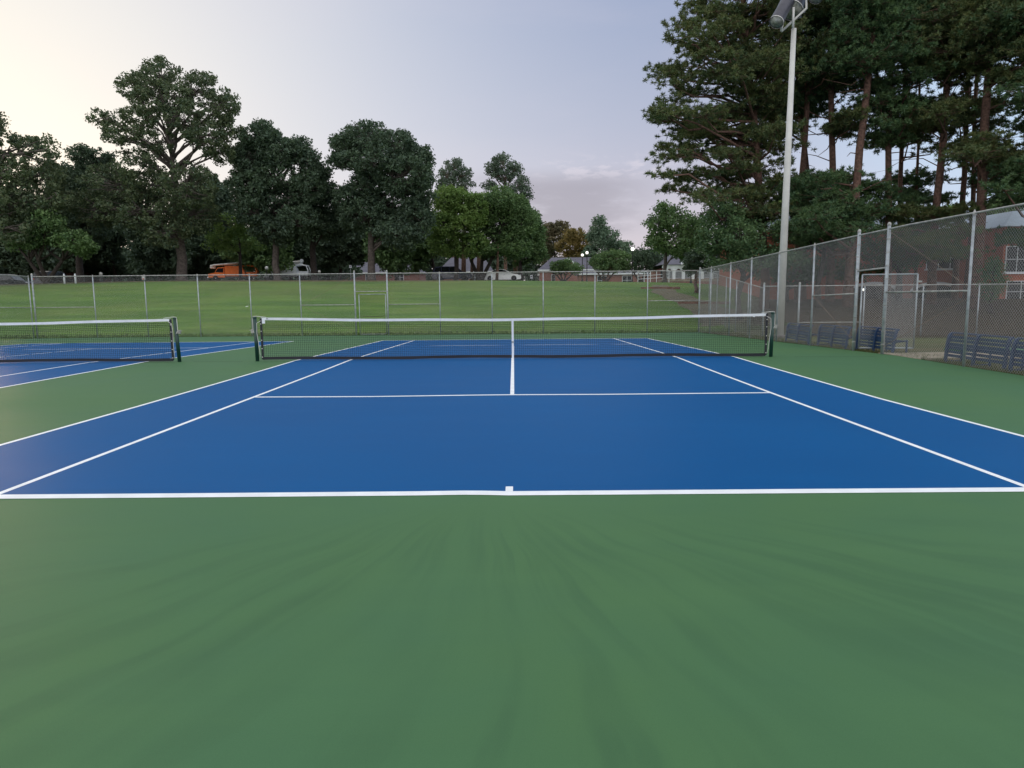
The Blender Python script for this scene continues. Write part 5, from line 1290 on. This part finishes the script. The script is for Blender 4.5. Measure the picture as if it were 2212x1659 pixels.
# large brick building on the right
def bigbrick():
    Y = 47.0; x0 = P(1655, 600, Y)[0]; xm = P(2062, 600, Y)[0]; x1 = P(2212, 600, Y - 5)[0] + 14
    gz_ = terr((x0 + x1) / 2, Y) - .4; cx_ = x0
    root = empty('brick_building', (x0, Y, gz_), 'two-storey red brick building with white windows behind the pines', 'building')
    ez = P(1860, 496, Y)[2] - gz_; L1 = xm - x0 + .6
    MB().box((L1 / 2, 6, ez / 2), (L1, 12, ez)).build('wall', M['brick'], root)
    MB().box((L1 / 2, 6, ez + .16), (L1 + .5, 12.5, .30)).build('roof_edge', M['wtrim'], root)
    MB().box((L1 / 2 + .5, 8, ez + .9), (L1 - 3, 6, 1.2)).build('roof_monitor', M['metalroof'], root)
    # projecting wing
    e2 = P(2180, 470, Y - 5)[2] - gz_; w0 = xm - x0; w1 = x1 - x0
    MB().box(((w0 + w1) / 2, .9, e2 / 2 - .3), (w1 - w0, 11.8, e2 - .6)).build('wall', M['brick'], root)
    r_ = MB(); r_.add([(w0 - .4, -5.5, e2 - .6), (w1 + .4, -5.5, e2 - .6), (w1 + .4, 7, e2 - .6), (w0 - .4, 7, e2 - .6), (w0 + 2.2, -2.5, e2 + .7), (w1 - 2, -2.5, e2 + .7), (w1 - 2, 4, e2 + .7), (w0 + 2.2, 4, e2 + .7)], [(0, 1, 5, 4), (1, 2, 6, 5), (2, 3, 7, 6), (3, 0, 4, 7), (4, 5, 6, 7), (3, 2, 1, 0)]); r_.build('roof', M['metalroof'], root)
    def wn(px_, py, Yw, w, h, c, r): p = P(px_, py, Yw); window(root, p[0] - x0, Yw - Y, p[2] - gz_, w, h, c, r, .05)
    wn(2040, 558, Y, 2.6, 1.5, 3, 2);
    wn(2196, 560, Y - 5, 1.5, 1.7, 2, 2); wn(2204, 630, Y - 5, 1.9, 1.4, 2, 2)
    # arched doorway canopies
    for px_, py, wd in ((2026, 616, 1.9), (1890, 616, 1.9)):
        p = P(px_, py, Y - .3); X = p[0] - x0; Z = p[2] - gz_; a = MB(); n = 12
        for k in range(n):
            t0, t1 = math.pi * k / n, math.pi * (k + 1) / n
            q = [(X + wd * math.cos(t), Z - .5 + .75 * math.sin(t)) for t in (t0, t1)]; q2 = [(X + (wd - .22) * math.cos(t), Z - .5 + .55 * math.sin(t)) for t in (t0, t1)]
            a.prism([q[0], q[1], q2[1], q2[0]], -.16, -.01)
        a.build('arch', M['wtrim'], root)
        MB().prism([(X - wd + .25, .3)] + [(X + (wd - .25) * math.cos(math.pi - math.pi * k / 10), Z - .5 + .5 * math.sin(math.pi * k / 10)) for k in range(11)] + [(X + wd - .25, .3)], -.06, -.005).build('door_recess', M['wglass'], root)
    for px_, py in ((2022, 624), (1912, 624), (1868, 627)):
        p = P(px_, py - 1, Y - .4); MB().lathe([(.05, -.08), (.11, 0), (.05, .10)], (p[0] - x0, -.25, p[2] - gz_), 10).build('wall_lamp', M['litw'], root)
    MB().box((P(2062, 600, Y - 5)[0] - x0 - .05, -5.1, e2 / 2 - .3), (.12, .12, e2 - .8)).build('downpipe', M['wtrim'], root)
bigbrick()

# ------------------------------------------------------------------ sky and light
SUN_AZ = R(-37); SUN_EL = R(6.0)      # azimuth from +y, negative = left
w = bpy.data.worlds.new('World'); scene.world = w; w.use_nodes = True; t = NT(w.node_tree)
bg = t.n['Background']
tc = t.new('ShaderNodeTexCoord').outputs['Generated']
nrm = t.new('ShaderNodeVectorMath', operation='NORMALIZE', inp={0: tc}).outputs[0]
sp = t.new('ShaderNodeSeparateXYZ', inp={0: nrm}); Z = sp.outputs[2]
sky = t.new('ShaderNodeTexSky'); sky.sky_type = 'NISHITA'; sky.sun_disc = False; sky.sun_elevation = SUN_EL; sky.sun_rotation = SUN_AZ
sky.air_density = 1.0; sky.dust_density = 1.5; sky.ozone_density = 2.0
t.put(sky, 'Vector', nrm) if 'Vector' in sky.inputs else None
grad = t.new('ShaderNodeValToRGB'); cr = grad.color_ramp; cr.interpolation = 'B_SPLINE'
stops = [(0.0, (.74, .64, .66)), (.10, (.62, .57, .66)), (.22, (.46, .50, .64)), (.38, (.31, .38, .57)), (.52, (.28, .36, .56)), (.75, (.95, 1.05, 1.25)), (1.0, (1.25, 1.38, 1.60))]  # top stops, above the frame, are raised to add fill from overhead
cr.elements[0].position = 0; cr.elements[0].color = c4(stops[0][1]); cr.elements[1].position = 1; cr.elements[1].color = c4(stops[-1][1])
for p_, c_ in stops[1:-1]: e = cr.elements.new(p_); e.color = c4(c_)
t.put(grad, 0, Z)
GA = R(-44)
sd = (math.sin(GA) * math.cos(R(9)), math.cos(GA) * math.cos(R(9)), math.sin(R(9)))
dt = t.new('ShaderNodeVectorMath', operation='DOT_PRODUCT', inp={0: nrm, 1: sd}).outputs['Value']
g0 = t.math('MULTIPLY', t.math('ADD', dt, -.42), 1 / .58, clamp=True); g1 = t.math('POWER', g0, 2.3); g2 = t.math('POWER', g0, 7.0)
c = t.mix(t.math('MULTIPLY', g1, .95), grad.outputs[0], (.84, .85, .90)); c = t.mix(t.math('MULTIPLY', g2, .65), c, (1.06, .97, .78))
# brighter blue to the right (away from the sun), as between the pines
sr = t.smooth(t.new('ShaderNodeVectorMath', operation='DOT_PRODUCT', inp={0: nrm, 1: (.85, .5, .15)}).outputs['Value'], .70, .95)
c = t.mix(t.math('MULTIPLY', sr, .9), c, (.58, .76, .98))
# unseen sky behind the camera, raised as added fill for surfaces facing it
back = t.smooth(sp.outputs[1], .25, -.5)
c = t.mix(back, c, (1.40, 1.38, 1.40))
# soft cloud bank low over the far skyline
cs_ = t.mapping(nrm, scale=(3.0, 3.0, 11.0)); n1 = t.noise(cs_, 1.7, 6.0, .58)
X_, Y_ = sp.outputs[0], sp.outputs[1]; az = t.math('ARCTAN2', X_, Y_)
mask = t.math('MULTIPLY', t.math('MULTIPLY', t.smooth(Z, .075, .095), t.smooth(Z, .178, .145)), t.math('MULTIPLY', t.smooth(az, -.12, .0), t.smooth(az, .24, .10)))
cl_ = t.math('MULTIPLY', mask, t.smooth(n1, .34, .50))
c = t.mix(t.math('MULTIPLY', cl_, .85), c, (.41, .385, .455))
mask2 = t.math('MULTIPLY', t.math('MULTIPLY', t.smooth(Z, .150, .168), t.smooth(Z, .195, .172)), t.math('MULTIPLY', t.smooth(az, .0, .08), t.smooth(az, .26, .17)))
n2 = t.noise(t.mapping(nrm, scale=(22, 22, 70)), 1.6, 4.0, .6)
c = t.mix(t.math('MULTIPLY', t.math('MULTIPLY', mask2, t.smooth(n2, .45, .65)), .45), c, (.80, .74, .82))
wide = t.noise(t.mapping(nrm, scale=(1.2, 1.2, 5)), 1.5, 5.0, .6)
c = t.mix(t.math('MULTIPLY', t.smooth(wide, .45, .75), .12), c, (.80, .72, .78))
sc_ = t.new('ShaderNodeVectorMath', operation='SCALE', inp={0: sky.outputs[0], 'Scale': 0.085}).outputs[0]
c = t.mix(0.12, c, sc_)
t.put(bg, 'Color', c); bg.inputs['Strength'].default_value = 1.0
sl = bpy.data.lights.new('sun', 'SUN'); sl.energy = 0.8; sl.angle = R(3.0); sl.color = (1.0, .62, .36)
so = bpy.data.objects.new('sun', sl); COL.objects.link(so)
dv = Vector((math.sin(SUN_AZ) * math.cos(SUN_EL), math.cos(SUN_AZ) * math.cos(SUN_EL), math.sin(SUN_EL)))
so.rotation_euler = dv.to_track_quat('Z', 'Y').to_euler()
print('objects', len(COL.objects), 'faces', sum(len(o.data.polygons) for o in COL.objects if o.type == 'MESH'))
for k in SLn: print(k, [tuple(round(float(v), 2) for v in p) for p in SLn[k]][::3])
